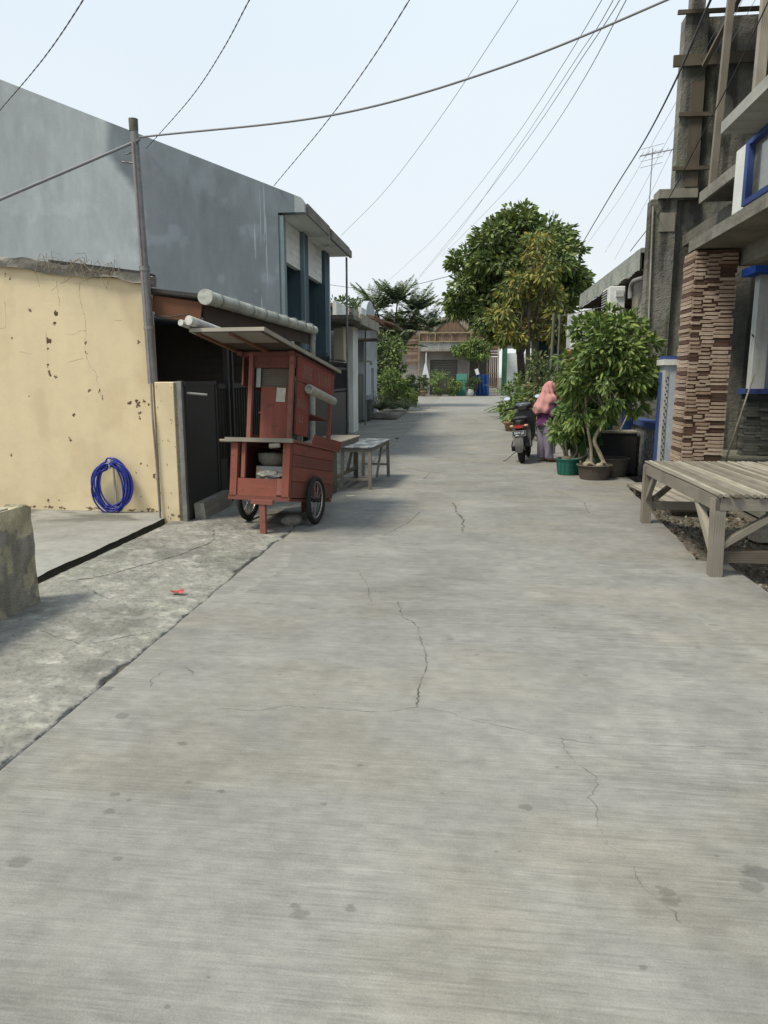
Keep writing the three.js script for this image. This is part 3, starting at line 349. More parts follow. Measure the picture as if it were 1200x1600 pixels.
// ---------- food cart ----------
{
  const t = thing('food_cart', 'red wooden two wheeled food cart parked before the carport gate', 'food cart', [-2.09, 0, -7.92], THREE.MathUtils.degToRad(-8));
  const P = THREE.MathUtils.degToRad(-9.5), tilt = new THREE.Matrix4().makeTranslation(0, 0.27, 0).multiply(new THREE.Matrix4().makeRotationX(P)).multiply(new THREE.Matrix4().makeTranslation(0, -0.27, 0));
  // rotation about x: far (-z) end drops
  const tl = gs => { const g = geo(gs); g.applyMatrix4(tilt); return g; };
  const part = (n, gs, mat, par = t) => obj(n, tl(gs), mat, par);
  const W = 0.31, F = 0.6, B = -0.74, TY = 0.85, BY = 0.27;
  // lower body: front frame with an opening, plank sides
  for (const sx of [-1, 1]) {
    const side = obj('side_panel', tl([bb(sx * W - 0.012, sx * W + 0.012, BY + 0.02, TY - 0.02, B + 0.02, F - 0.06)]), m.redB, t);
    [[0.28, 0.45], [0.455, 0.6], [0.605, 0.725], [0.73, 0.84]].forEach(([a, b], k) => obj('plank', tl([box(0.022, b - a, F - B - 0.05, sx * (W + 0.018 + 0.004 * (k % 2)), (a + b) / 2, (F + B) / 2 - 0.02)]), k % 2 ? m.red : m.redB, side));
    obj('corner_board', tl([box(0.075, 0.57, 0.07, sx * (W - 0.02), 0.555, F - 0.01)]), m.red, t);
  }
  part('back_panel', [bb(-W, W, BY, TY, B - 0.015, B + 0.015)], m.redB);
  part('bottom_board', [bb(-W - 0.02, W + 0.02, BY - 0.03, BY, B, F)], m.redB);
  part('front_board', [bb(-W + 0.06, W - 0.12, 0.285, 0.465, F - 0.02, F + 0.012)], m.red);
  part('front_board', [bb(W - 0.115, W - 0.0, 0.3, 0.47, F - 0.02, F + 0.02)], m.redPale);
  part('front_sill', [bb(-W - 0.03, W + 0.03, 0.24, 0.287, F - 0.03, F + 0.025)], m.redB);
  part('front_post', [bb(-W + 0.09, -W + 0.13, 0.47, TY, F - 0.04, F - 0.005)], m.redPale);
  part('shelf', [bb(-W + 0.02, W - 0.02, 0.43, 0.445, B + 0.05, F - 0.04)], m.woodDark);
  part('counter', [box(2 * W + 0.1, 0.026, F - B + 0.12, 0, TY + 0.012, (F + B) / 2 + 0.01)], m.redPale);
  part('counter_lip', [bb(-W - 0.07, W + 0.06, TY - 0.012, TY + 0.03, F + 0.03, F + 0.075)], m.wood);
  for (const sx of [-1, 1]) part('tray_side', [box(0.02, 0.13, 0.95, sx * (W + 0.055), TY + 0.06, -0.42, 0, 0, -sx * 0.3)], m.red);
  part('handle_bar', [bar(V(-W - 0.13, TY - 0.005, F + 0.06), V(-W + 0.02, TY - 0.005, F + 0.06), 0.016)], m.wood); part('tied_rag', [rbox(0.12, 0.05, 0.04, 0.015, W - 0.14, TY - 0.045, F + 0.05, 0, 0, 0.1)], m.wood);
  // cabinet above the counter
  const H = 1.77;
  for (const [x, z] of [[-W + 0.14, F - 0.06], [W - 0.03, F - 0.06], [-W + 0.03, B + 0.05], [W - 0.03, B + 0.05]]) part('post', [bb(x - 0.022, x + 0.022, TY + 0.02, H, z - 0.022, z + 0.022)], m.redPale);
  part('front_panel', [bb(-0.06, W - 0.055, TY + 0.025, 1.42, F - 0.1, F - 0.08)], m.red);
  part('front_header', [bb(-W + 0.12, W, 1.62, H - 0.02, F - 0.09, F - 0.065)], m.redB);
  part('inner_board', [bb(-0.08, W - 0.05, 1.42, 1.62, F - 0.14, F - 0.12)], m.woodDark);
  part('glass_pane', [bb(-W + 0.18, -0.08, 1.42, 1.62, F - 0.1, F - 0.095)], m.glass);
  part('paper_notice', [box(0.1, 0.145, 0.004, 0.165, 1.34, F - 0.072, 0, 0, -0.05)], m.paper);
  // lettered side: faded grey capitals on the red boards
  const lettered = (strokes, w, h) => { const c = document.createElement('canvas'); c.width = 512; c.height = Math.round(512 * h / w); const x = c.getContext('2d'); x.fillStyle = 'rgb(118,56,44)'; x.fillRect(0, 0, c.width, c.height); for (let k = 0; k < 500; k++) { x.fillStyle = `rgba(${R() > 0.5 ? 90 : 165},${R() > 0.5 ? 40 : 82},${R() > 0.5 ? 32 : 62},0.14)`; x.fillRect(R() * 512, R() * c.height, 3 + R() * 14, 6 + R() * 60); } x.fillStyle = 'rgba(112,116,112,0.5)'; for (const [u, v, ww, hh] of strokes) x.fillRect(u * 512, v * c.height, ww * 512, hh * c.height); const q = new THREE.CanvasTexture(c); q.colorSpace = THREE.SRGBColorSpace; return new THREE.MeshStandardMaterial({ map: q, roughness: 0.8 }); };
  const lp = (n, z0, z1, y0, y1, strokes) => { const g = new THREE.BoxGeometry(0.018, y1 - y0, Math.abs(z1 - z0)); g.translate(W + 0.005, (y0 + y1) / 2, (z0 + z1) / 2); g.applyMatrix4(tilt); const body = lettered(strokes, Math.abs(z1 - z0), y1 - y0); const o = new THREE.Mesh(g, [body, m.redB, m.redB, m.redB, m.redB, m.redB]); o.name = n; o.castShadow = o.receiveShadow = true; t.add(o); return o; };
  lp('side_sign', F - 0.12, B + 0.05, 1.5, 1.74, [[0.14, 0.2, 0.022, 0.6], [0.18, 0.2, 0.012, 0.4], [0.21, 0.2, 0.022, 0.6], [0.26, 0.2, 0.02, 0.6], [0.31, 0.2, 0.02, 0.6], [0.33, 0.2, 0.04, 0.1], [0.33, 0.46, 0.03, 0.1], [0.33, 0.7, 0.04, 0.1], [0.52, 0.25, 0.02, 0.55], [0.56, 0.25, 0.02, 0.55], [0.63, 0.22, 0.02, 0.58], [0.7, 0.25, 0.02, 0.55], [0.74, 0.25, 0.02, 0.55], [0.8, 0.2, 0.02, 0.6], [0.83, 0.2, 0.012, 0.4], [0.86, 0.2, 0.02, 0.6]]);
  lp('side_sign', F - 0.12, F - 0.48, TY + 0.09, 1.49, [[0.2, 0.72, 0.3, 0.03], [0.26, 0.6, 0.06, 0.16], [0.5, 0.62, 0.05, 0.13], [0.08, 0.32, 0.05, 0.17], [0.18, 0.32, 0.05, 0.17], [0.3, 0.3, 0.05, 0.19], [0.36, 0.38, 0.06, 0.05], [0.44, 0.3, 0.05, 0.19], [0.56, 0.3, 0.05, 0.19], [0.66, 0.3, 0.05, 0.19], [0.78, 0.3, 0.05, 0.19], [0.3, 0.22, 0.05, 0.06], [0.5, 0.22, 0.05, 0.06], [0.7, 0.22, 0.05, 0.06]]);
  part('far_side_panel', [bb(-W - 0.005, -W + 0.012, 1.45, 1.74, B + 0.05, F - 0.14)], m.redB);
  part('top_rail', [bb(-W, W, H - 0.03, H + 0.01, F - 0.09, F - 0.04), bb(-W, W, H - 0.03, H + 0.01, B + 0.02, B + 0.07), bb(W - 0.05, W, H - 0.03, H + 0.01, B, F), bb(-W, -W + 0.05, H - 0.03, H + 0.01, B, F)], m.redB);
  part('inner_shelf', [bb(-W + 0.03, W - 0.03, 1.2, 1.215, B + 0.06, F - 0.52)], m.redB);
  // roof panel with a thin pale edge and a rolled sheet tied on top
  const roof = part('roof', [box(0.72, 0.02, 2.25, -0.03, H + 0.04, 0.27)], m.brownDark);
  obj('roof_edge', tl([box(0.76, 0.034, 0.02, -0.03, H + 0.045, 1.405), box(0.02, 0.034, 2.27, 0.34, H + 0.045, 0.27), box(0.02, 0.034, 2.27, -0.4, H + 0.045, 0.27)]), m.woodPale, roof);
  obj('ceiling_board', tl([bb(-0.3, 0.3, H + 0.018, H + 0.028, 0.95, 1.38)]), m.wood, roof);
  obj('rafter', tl([bb(-0.02, 0.02, H + 0.0, H + 0.03, -0.8, 1.38), bb(-W - 0.04, -W, H, H + 0.03, -0.8, 1.38)]), m.brown, roof);
  part('rolled_sheet', [bar(V(-W - 0.06, H + 0.115, 1.5), V(-W + 0.1, H + 0.115, 0.5), 0.045, 0.04, 14), bar(V(-W - 0.13, H + 0.09, 1.52), V(-W + 0.02, H + 0.09, 0.5), 0.03, 0.03, 12)], M([0.6, 0.6, 0.58], { map: T.rough, roughness: 0.5 }));
  part('side_roll', [bar(V(W + 0.06, 1.44, 0.26), V(W + 0.06, 1.42, -0.55), 0.05, 0.048, 14), tor(0.04, 0.012, 6, 14).translate(W + 0.06, 1.44, 0.265)], M([0.4, 0.39, 0.34], { map: T.rough, bump: T.rough, bs: 0.01 }));
  // kitchen things fixed inside the hull
  const pot = part('cooking_pot', [lathe([[0.001, 0], [0.13, 0], [0.17, 0.06], [0.18, 0.13], [0.19, 0.135], [0.165, 0.14], [0.03, 0.16], [0.001, 0.165]]).translate(0.04, 0.6, 0.33)], m.concDark);
  obj('stove', tl([bb(-0.1, 0.2, 0.445, 0.6, 0.2, 0.48)]), m.steel, pot);
  part('crumpled_bag', [(() => { const g = new THREE.IcosahedronGeometry(0.1, 3), p = g.attributes.position; for (let i = 0; i < p.count; i++) { const k = 0.7 + 0.7 * vn(p.getX(i) * 30 + 9, p.getY(i) * 30 + p.getZ(i) * 21, 5); p.setXYZ(i, p.getX(i) * k * 1.4, p.getY(i) * k * 0.6, p.getZ(i) * k * 0.7); } g.computeVertexNormals(); return metric(g).translate(0.06, 0.5, 0.5); })()], M([0.16, 0.16, 0.14], { roughness: 0.5 }));
  // prop leg and crosspiece
  obj('prop_leg', [box(0.062, 0.36, 0.05, 0.05, 0.17, 0.62), box(0.24, 0.045, 0.04, 0.05, 0.33, 0.635)], m.redPale, t);
  obj('rear_prop', [box(0.05, 0.14, 0.05, 0, 0.06, -0.68)], m.redB, t);
  for (const sx of [-1, 1]) { const w = obj('wheel', [tor(0.235, 0.03, 10, 40).rotateY(Math.PI / 2).translate(sx * 0.4, 0.265, 0)], m.rubber, t); obj('rim', [tor(0.2, 0.014, 8, 40).rotateY(Math.PI / 2).translate(sx * 0.4, 0.265, 0)], m.chrome, w); const sp = []; for (let k = 0; k < 16; k++) { const a = k / 16 * Math.PI * 2; sp.push(bar(V(sx * (0.4 + (k % 2 ? 0.02 : -0.02)), 0.265, 0), V(sx * 0.4, 0.265 + 0.2 * Math.sin(a), 0.2 * Math.cos(a)), 0.0035, 0.0035, 5)); } obj('spokes', sp, m.chrome, w); obj('hub', bar(V(sx * 0.36, 0.265, 0), V(sx * 0.44, 0.265, 0), 0.028, 0.028, 12), m.plasticBlack, w); }
  obj('axle', [bar(V(-0.42, 0.265, 0), V(0.42, 0.265, 0), 0.014), box(0.5, 0.03, 0.05, 0, 0.285, 0)], m.black, t);
}
tag(obj('stone', (() => { const g = new THREE.IcosahedronGeometry(0.1, 2), p = g.attributes.position; for (let i = 0; i < p.count; i++) { const k = 0.75 + 0.5 * vn(p.getX(i) * 14 + 3, p.getY(i) * 14 + p.getZ(i) * 9, 6); p.setXYZ(i, p.getX(i) * k * 1.2, p.getY(i) * k * 0.7, p.getZ(i) * k); } g.computeVertexNormals(); return metric(g).translate(-1.95, 0.05, -7.75); })(), m.conc), 'grey stone lying in the shade under the red cart', 'stone');
// bamboo bench and small table beyond the cart
{
  const t = thing('bamboo_bench', 'narrow grey slatted bamboo bench tucked behind the red cart', 'bench', [-2.05, 0, -10.75], THREE.MathUtils.degToRad(-5));
  for (const [x, z] of [[-0.2, 0.62], [0.2, 0.62], [-0.2, -0.62], [0.2, -0.62]]) obj('leg', box(0.06, 0.66, 0.06, x, 0.33, z), m.woodDark, t);
  obj('stretcher', [box(0.04, 0.05, 1.25, 0.2, 0.2, 0)], m.wood, t); obj('brace', beam(V(0.2, 0.22, -0.1), V(0.2, 0.6, -0.5), 0.035), m.woodDark, t);
  obj('apron', [box(0.03, 0.08, 1.35, 0.22, 0.63, 0), box(0.03, 0.08, 1.35, -0.22, 0.63, 0), box(0.46, 0.07, 0.03, 0, 0.63, 0.67), box(0.46, 0.07, 0.03, 0, 0.63, -0.67)], m.wood, t);
  const sg = geo(put(metric(new THREE.CylinderGeometry(0.016, 0.016, 0.5, 6)), 0, 0, 0, 0, 0, Math.PI / 2)); for (let k = 0; k < 26; k++) { const s = obj('slat', sg, k % 3 ? m.woodPale : m.wood, t); s.position.set(rr(-0.01, 0.01), 0.685, -0.68 + k * 0.054); }
}
{
  const t = thing('small_table', 'small weathered blue grey table standing on the road edge', 'table', [-1.6, 0, -11.15], THREE.MathUtils.degToRad(-4));
  const topT = tex(256, 256, (i, j) => { const x = i / 256, y = j / 256; const a = sstep(0.47, 0.56, fbm(x * 7, y * 5, 281, 5)), b = fbm(x * 20, y * 20, 283, 3); const v = 0.4 + 0.5 * b; return [lerp(0.09, 0.3, a) * v, lerp(0.105, 0.33, a) * v, lerp(0.13, 0.32, a) * v]; }); size(topT, 0.8);
  obj('table_top', [rbox(0.5, 0.025, 1.5, 0.008, 0, 0.6, 0)], M([1, 1, 1], { map: topT, roughness: 0.45 }), t);
  obj('apron', [box(0.42, 0.05, 0.025, 0, 0.56, 0.7), box(0.025, 0.05, 1.4, 0.2, 0.56, 0), box(0.025, 0.05, 1.4, -0.2, 0.56, 0), box(0.42, 0.05, 0.025, 0, 0.56, -0.7)], m.wood, t);
  for (const [x, z] of [[-0.2, 0.7], [0.2, 0.7], [-0.2, -0.7], [0.2, -0.7]]) obj('leg', beam(V(x * 1.05, 0, z * 1.02), V(x, 0.59, z), 0.045), m.wood, t);
  obj('stretcher', [box(0.4, 0.03, 0.03, 0, 0.14, 0.7), beam(V(0.2, 0.12, 0.2), V(0.18, 0.55, -0.3), 0.03), box(0.4, 0.03, 0.03, 0, 0.2, -0.7)], m.wood, t);
}
tag(obj('paper_scrap', box(0.12, 0.006, 0.07, -1.62, 0.008, -9.75, 0.05, 0.5, 0), m.paper), 'white paper scrap on the road near the bamboo bench', 'litter');
{ const g = new THREE.PlaneGeometry(0.1, 0.05, 8, 4); g.rotateX(-Math.PI / 2); const p = g.attributes.position; for (let i = 0; i < p.count; i++) p.setY(i, 0.014 + 0.03 * vn(p.getX(i) * 40, p.getZ(i) * 40, 3)); g.computeVertexNormals(); g.translate(-2.15, 0, -5.08); const o = tag(obj('plastic_wrapper', metric(g), M([0.4, 0.04, 0.04], { roughness: 0.35 })), 'crumpled red plastic wrapper on the old pavement', 'litter'); }
// ---------- houses further along, left ----------
{
  const t = thing('white_house', 'low white house with flat concrete eaves beyond the grey house', 'house', [-3.78, gy(-21), -18.3]); t.scale.z = 0.8;
  obj('front_wall', [bb(-0.9, -0.78, 0, 3.0, -6, 0)], m.white, t); obj('side_wall', [bb(-7, -0.1, 0, 3.1, -0.06, 0.06), bb(-7, 0.2, 0, 2.95, -6.1, -5.98)], m.white, t);
  obj('pillar', [box(0.25, 2.75, 0.7, 0.3, 1.37, -1.6)], m.cream, t); obj('pillar', [box(0.3, 2.85, 1.1, 0.38, 1.42, -2.9)], m.white, t); 
  const d = obj('front_door', bb(-0.1, -0.04, 0, 2.4, -5.3, -3.6), m.wood, t); obj('door_plank', [bb(-0.04, -0.025, 0, 2.4, -4.42, -4.4), bb(-0.04, -0.025, 0, 2.4, -4.85, -4.83)], m.woodDark, d);
  obj('eave_slab', [box(1.6, 0.1, 5.8, 0.05, 2.95, -2.9)], m.slab, t); obj('eave_fascia', [box(0.06, 0.26, 4.4, 0.86, 2.98, -3.6), box(0.05, 0.22, 1.2, 0.8, 3.05, -0.7)], m.concLight, t);
  obj('parapet', [box(0.1, 0.42, 1.3, 0.45, 3.3, -5.2), box(0.1, 0.35, 2.5, 0.2, 3.25, -2.5)], m.white, t); obj('roof', box(6, 0.1, 6, -3.6, 3.3, -3, 0, 0, 0.05), m.slab, t);
  obj('meter_arm', [box(0.45, 0.05, 0.05, 0.62, 1.95, -3.9), box(0.07, 0.12, 0.07, 0.85, 1.9, -3.9)], m.concLight, t);
  obj('awning_post', bar(V(0.46, 0, -5.75), V(0.48, 2.9, -5.75), 0.025), m.wood, t);
}
{
  const t = thing('arched_house', 'white house with arched porch wall behind the white house', 'house', [-3.85, gy(-28), -23.9]);
  const s = new THREE.Shape(); s.moveTo(-0.2, 0); s.lineTo(-0.2, 2.8); s.absarc(1.4, 2.8 - 0.6, 1.75, Math.PI * 0.88, Math.PI * 0.1, true); s.lineTo(3.1, 0); s.lineTo(2.2, 0); s.lineTo(2.2, 1.7); s.lineTo(1.5, 1.7); s.lineTo(1.5, 0); s.closePath();
  const g = new THREE.ExtrudeGeometry(s, { depth: 0.2, bevelEnabled: false }); g.rotateY(Math.PI / 2); obj('arch_wall', metric(g.translate(0.1, 0, -0.6)), m.paleBlue, t);
  obj('tile_dado', box(0.05, 0.8, 1.6, 0.32, 0.4, -1.4), M([0.3, 0.3, 0.36], { map: T.rough }), t);
  obj('front_wall', [bb(-1.6, -1.5, 0, 3, -5, 0.4), bb(-6, -0.2, 0, 3, -5.1, -5)], m.shadeGrey, t);
  obj('tile_roof', [box(2.4, 0.08, 4.6, -0.4, 3.55, -2, 0, 0, -0.28), box(1.2, 0.06, 2.6, 0.55, 3.35, -3.2, 0, 0, -0.3)], M([0.2, 0.12, 0.08], rg), t); obj('roof_edge', box(0.06, 0.14, 4.6, 0.76, 3.2, -2), m.brown, t);
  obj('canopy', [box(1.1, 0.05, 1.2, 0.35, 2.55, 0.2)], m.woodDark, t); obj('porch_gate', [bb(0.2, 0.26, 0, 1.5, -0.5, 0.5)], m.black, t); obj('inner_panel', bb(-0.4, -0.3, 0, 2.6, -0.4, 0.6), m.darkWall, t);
}
// ---------- house closing the street ----------
{
  const Z = -46.4, t = thing('end_house', 'house with tiled roof and bamboo screens closing the street', 'house', [-1, gy(-46), Z]); const ox = 1, y0 = gy(-46);
  const B = (x0, x1, a, b, z0 = -0.3, z1 = 0) => bb(x0 + ox, x1 + ox, a - y0, b - y0, z0, z1);
  obj('wall', [B(-6.5, -3.0, 0.4, 3.9, -0.8, -0.6), B(-2.95, -2.72, 0.4, 3.15, -0.8, -0.6), B(-2.72, -1, 2.62, 3.2, -0.8, -0.6), B(-1, -0.3, 0.4, 3.2, -0.8, -0.6)], M([0.46, 0.42, 0.4], pl), t);
  const sh = obj('roller_shutter', B(-2.74, -0.98, 0.4, 2.66, -0.98, -0.93), m.shadeGrey, t); for (let k = 0; k < 14; k++) obj('shutter_slat', B(-2.73, -0.99, 0.5 + k * 0.155, 0.5 + k * 0.155 + 0.12, -0.93, -0.915), M([0.2, 0.19, 0.17], pl), sh);
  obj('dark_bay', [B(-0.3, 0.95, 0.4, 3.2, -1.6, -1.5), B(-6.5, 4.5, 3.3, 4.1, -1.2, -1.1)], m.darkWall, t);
  obj('porch_ceiling', B(-0.18, 0.95, 3.1, 3.2, -1.5, 0.4), m.concLight, t); obj('balcony_slab', B(-3.3, -0.2, 3.1, 3.22, -0.8, 0.5), m.concLight, t);
  for (let k = 0; k < 46; k++) obj('baluster', B(-3.28 + k * 0.066, -3.28 + k * 0.066 + 0.026, 3.22, 3.66, 0.42, 0.46), m.white, t);
  obj('balcony_rail', [B(-3.3, 1.5, 4.16, 4.23, 0.46, 0.53), B(-3.3, 0.9, 3.64, 3.7, 0.46, 0.53)], m.bamboo, t);
  for (let k = 0; k < 34; k++) obj('reed_strip', B(-3.26 + k * 0.122, -3.26 + k * 0.122 + 0.115, 3.7, 4.15, 0.4 - 0.02 * (k % 3), 0.45 - 0.02 * (k % 3)), [m.reed, m.reedB, m.reedC][Math.floor(R() * 3)], t);
  for (const x of [-3.32, -2.35, -0.2]) obj('bamboo_post', bar(V(x + ox, 0 + (x < -3 ? 0 : 3.1), 0.52), V(x + ox, 4.3 - y0, 0.52), 0.035), m.bamboo, t);
  { // reed gable
    const s = new THREE.Shape(); s.moveTo(-2.4 + ox, 4.24 - y0); s.lineTo(-1.85 + ox, 4.9 - y0); s.lineTo(-1.45 + ox, 5.25 - y0); s.lineTo(-1.05 + ox, 4.95 - y0); s.lineTo(-0.4 + ox, 4.24 - y0); s.closePath(); const g = new THREE.ExtrudeGeometry(s, { depth: 0.05, bevelEnabled: false }); const gb = obj('reed_gable', metric(g.translate(0, 0, 0.2)), m.reed, t); obj('gable_edge', [beam(V(-2.45 + ox, 4.2 - y0, 0.28), V(-1.45 + ox, 5.3 - y0, 0.28), 0.06), beam(V(-1.45 + ox, 5.3 - y0, 0.28), V(-0.35 + ox, 4.2 - y0, 0.28), 0.06), B(-1.95, -0.95, 4.86, 4.9, 0.26, 0.29)], m.woodDark, gb);
    for (let k = 0; k < 15; k++) { const x = -2.25 + k * 0.12, top = x < -1.45 ? lerp(4.3, 5.2, (x + 2.4) / 0.95) : lerp(5.2, 4.3, (x + 1.45) / 1.05); obj('reed_strip', B(x, x + 0.1, 4.26, Math.max(4.3, top - 0.06), 0.25, 0.262 + 0.01 * (k % 2)), k % 2 ? m.reedC : m.reed, gb); } }
  { // pan tiles, built row by row
    const gs = [], cols = 40, rows = 9; const g0 = new THREE.CylinderGeometry(0.085, 0.085, 0.26, 6, 1, true, -Math.PI / 2, Math.PI); for (let r = 0; r < rows; r++) for (let c = 0; c < cols; c++) { const g = g0.clone(); g.rotateX(-Math.PI / 2 + 0.5); g.translate(-6.6 + c * 0.2 + ox + rr(-0.01, 0.01), 4.15 - y0 + r * 0.115 + rr(-0.008, 0.008), 0.1 - r * 0.21); gs.push(metric(g)); }
    const roof = obj('roof', box(8.2, 0.05, 2.4, -2.6 + ox, 4.62 - y0, -0.8, 0.5, 0, 0), m.roofTileB, t); stuff(obj('pan_tiles', gs, m.roofTile, roof)); }
  obj('bamboo_frame', [B(0.77, 0.84, 0.4, 3.7, 0.4, 0.47), B(1.44, 1.5, 0.4, 3.7, 0.4, 0.47), B(0.77, 1.5, 2.7, 2.76, 0.4, 0.46), B(0.77, 1.5, 1.75, 1.81, 0.4, 0.46)], m.bamboo, t);
  for (let k = 0; k < 5; k++) obj('reed_strip', B(0.86 + k * 0.115, 0.96 + k * 0.115, 0.9, 2.7, 0.3, 0.33 + 0.01 * (k % 2)), k % 2 ? m.reed : m.reedC, t); for (let k = 0; k < 5; k++) obj('reed_strip', B(0.86, 1.43, 2.8 + k * 0.16, 2.94 + k * 0.16, 0.3, 0.33 + 0.01 * (k % 2)), k % 2 ? m.reed : m.reedC, t);
  obj('green_pillar', B(1.7, 2.0, 0.4, 3.3, -0.2, 0.1), M([0.05, 0.16, 0.09], pl), t); obj('far_wall', B(2.0, 5, 0.4, 3.0, -0.8, -0.6), m.white, t);
  for (const [a, b] of [[-4.1, -3.4]]) for (let k = 0; k < 9; k++) obj('reed_strip', B(a, b, 2.3 + k * 0.2, 2.46 + k * 0.2, 0.3, 0.33), k % 2 ? m.reedB : m.reedC, t);
}
tag(obj('green_board', [box(0.62, 1.3, 0.05, -0.72, gy(-46) + 0.65, -45.6), box(0.56, 0.03, 0.02, -0.72, gy(-46) + 0.95, -45.565)], m.greenPanel), 'upright mint green board beside the roller shutter', 'board');
{ const g = new THREE.BoxGeometry(0.8, 1.25, 0.14, 26, 6, 2), p = g.attributes.position; for (let i = 0; i < p.count; i++) p.setZ(i, p.getZ(i) + 0.09 * Math.sin(p.getX(i) * 26 + p.getY(i)) ); g.computeVertexNormals(); tag(obj('blue_tarpaulin', put(metric(g), 0.55, gy(-46) + 0.63, -45.5), m.tarp), 'pleated blue tarpaulin cover by the dark doorway', 'tarpaulin'); tag(obj('white_cloth', [box(0.2, 0.35, 0.18, 0.2, gy(-46) + 1.42, -45.5, 0, 0, 0.3)], m.cloth), 'small white cloth draped on the blue tarpaulin', 'cloth'); }
{ const s = new THREE.Shape(); s.moveTo(-0.22, 0); s.lineTo(0.25, 0); s.lineTo(0.03, 0.85); s.lineTo(-0.03, 0.85); s.closePath(); tag(obj('hanging_shirt', metric(new THREE.ExtrudeGeometry(s, { depth: 0.05, bevelEnabled: true, bevelSize: 0.015, bevelThickness: 0.015 }).translate(-2.92, gy(-46) + 1.05, -45.9)), m.cloth), 'white garment hanging beside the roller shutter', 'laundry'); }
// ---------- right side: house with the stone-clad column ----------
{
  const t = thing('stone_column', 'tall porch column clad in narrow beige and dark brown stone strips', 'column', [3.12, -0.1, -10.76]);
  const w = 0.52, H = 3.32; obj('core', box(w - 0.03, H, w - 0.03, 0, H / 2, 0), m.stoneC, t);
  const mats = [m.stoneA, m.stoneB, m.stoneA, m.stoneE, m.stoneA], dark = [m.stoneC, m.stoneD], unit = geo(box(1, 1, 1)), rows = 64, rh = H / rows;
  const strip1 = (x0, x1, y, h, d, mat) => { const o = obj('stone_strip', unit, mat, t); o.scale.set(x1 - x0, h, d); o.position.set((x0 + x1) / 2, y, w / 2 - 0.015 + d / 2); };
  for (let r = 0; r < rows; r++) { const a = -w / 2 + rr(0.1, 0.16), b = a + rr(0.13, 0.2), y = (r + 0.5) * rh; [[-w / 2 - 0.012, a, 0], [a, b, 0.33], [b, w / 2, 0.66]].forEach(([x0, x1, ph], k) => { const yy = y + rh * (ph - 0.33); if (yy < 0.03 || yy > H - 0.03) return; const dk = R() < 0.17; strip1(x0, x1 - (R() < 0.2 ? rr(0.02, 0.04) : 0.001), yy, rh * (dk ? 0.85 : rr(0.52, 0.8)), dk ? 0.02 : rr(0.024, 0.036), dk ? dark[Math.floor(R() * 2)] : mats[Math.floor(R() * 5)]); });
    const d = rr(0.03, 0.046), o = obj('stone_strip', unit, r % 4 === 1 ? dark[0] : mats[Math.floor(R() * 5)], t); o.scale.set(d, rh * 0.8, w - 0.03); o.position.set(-w / 2 + 0.013 - d / 2, y, -0.01); }
}
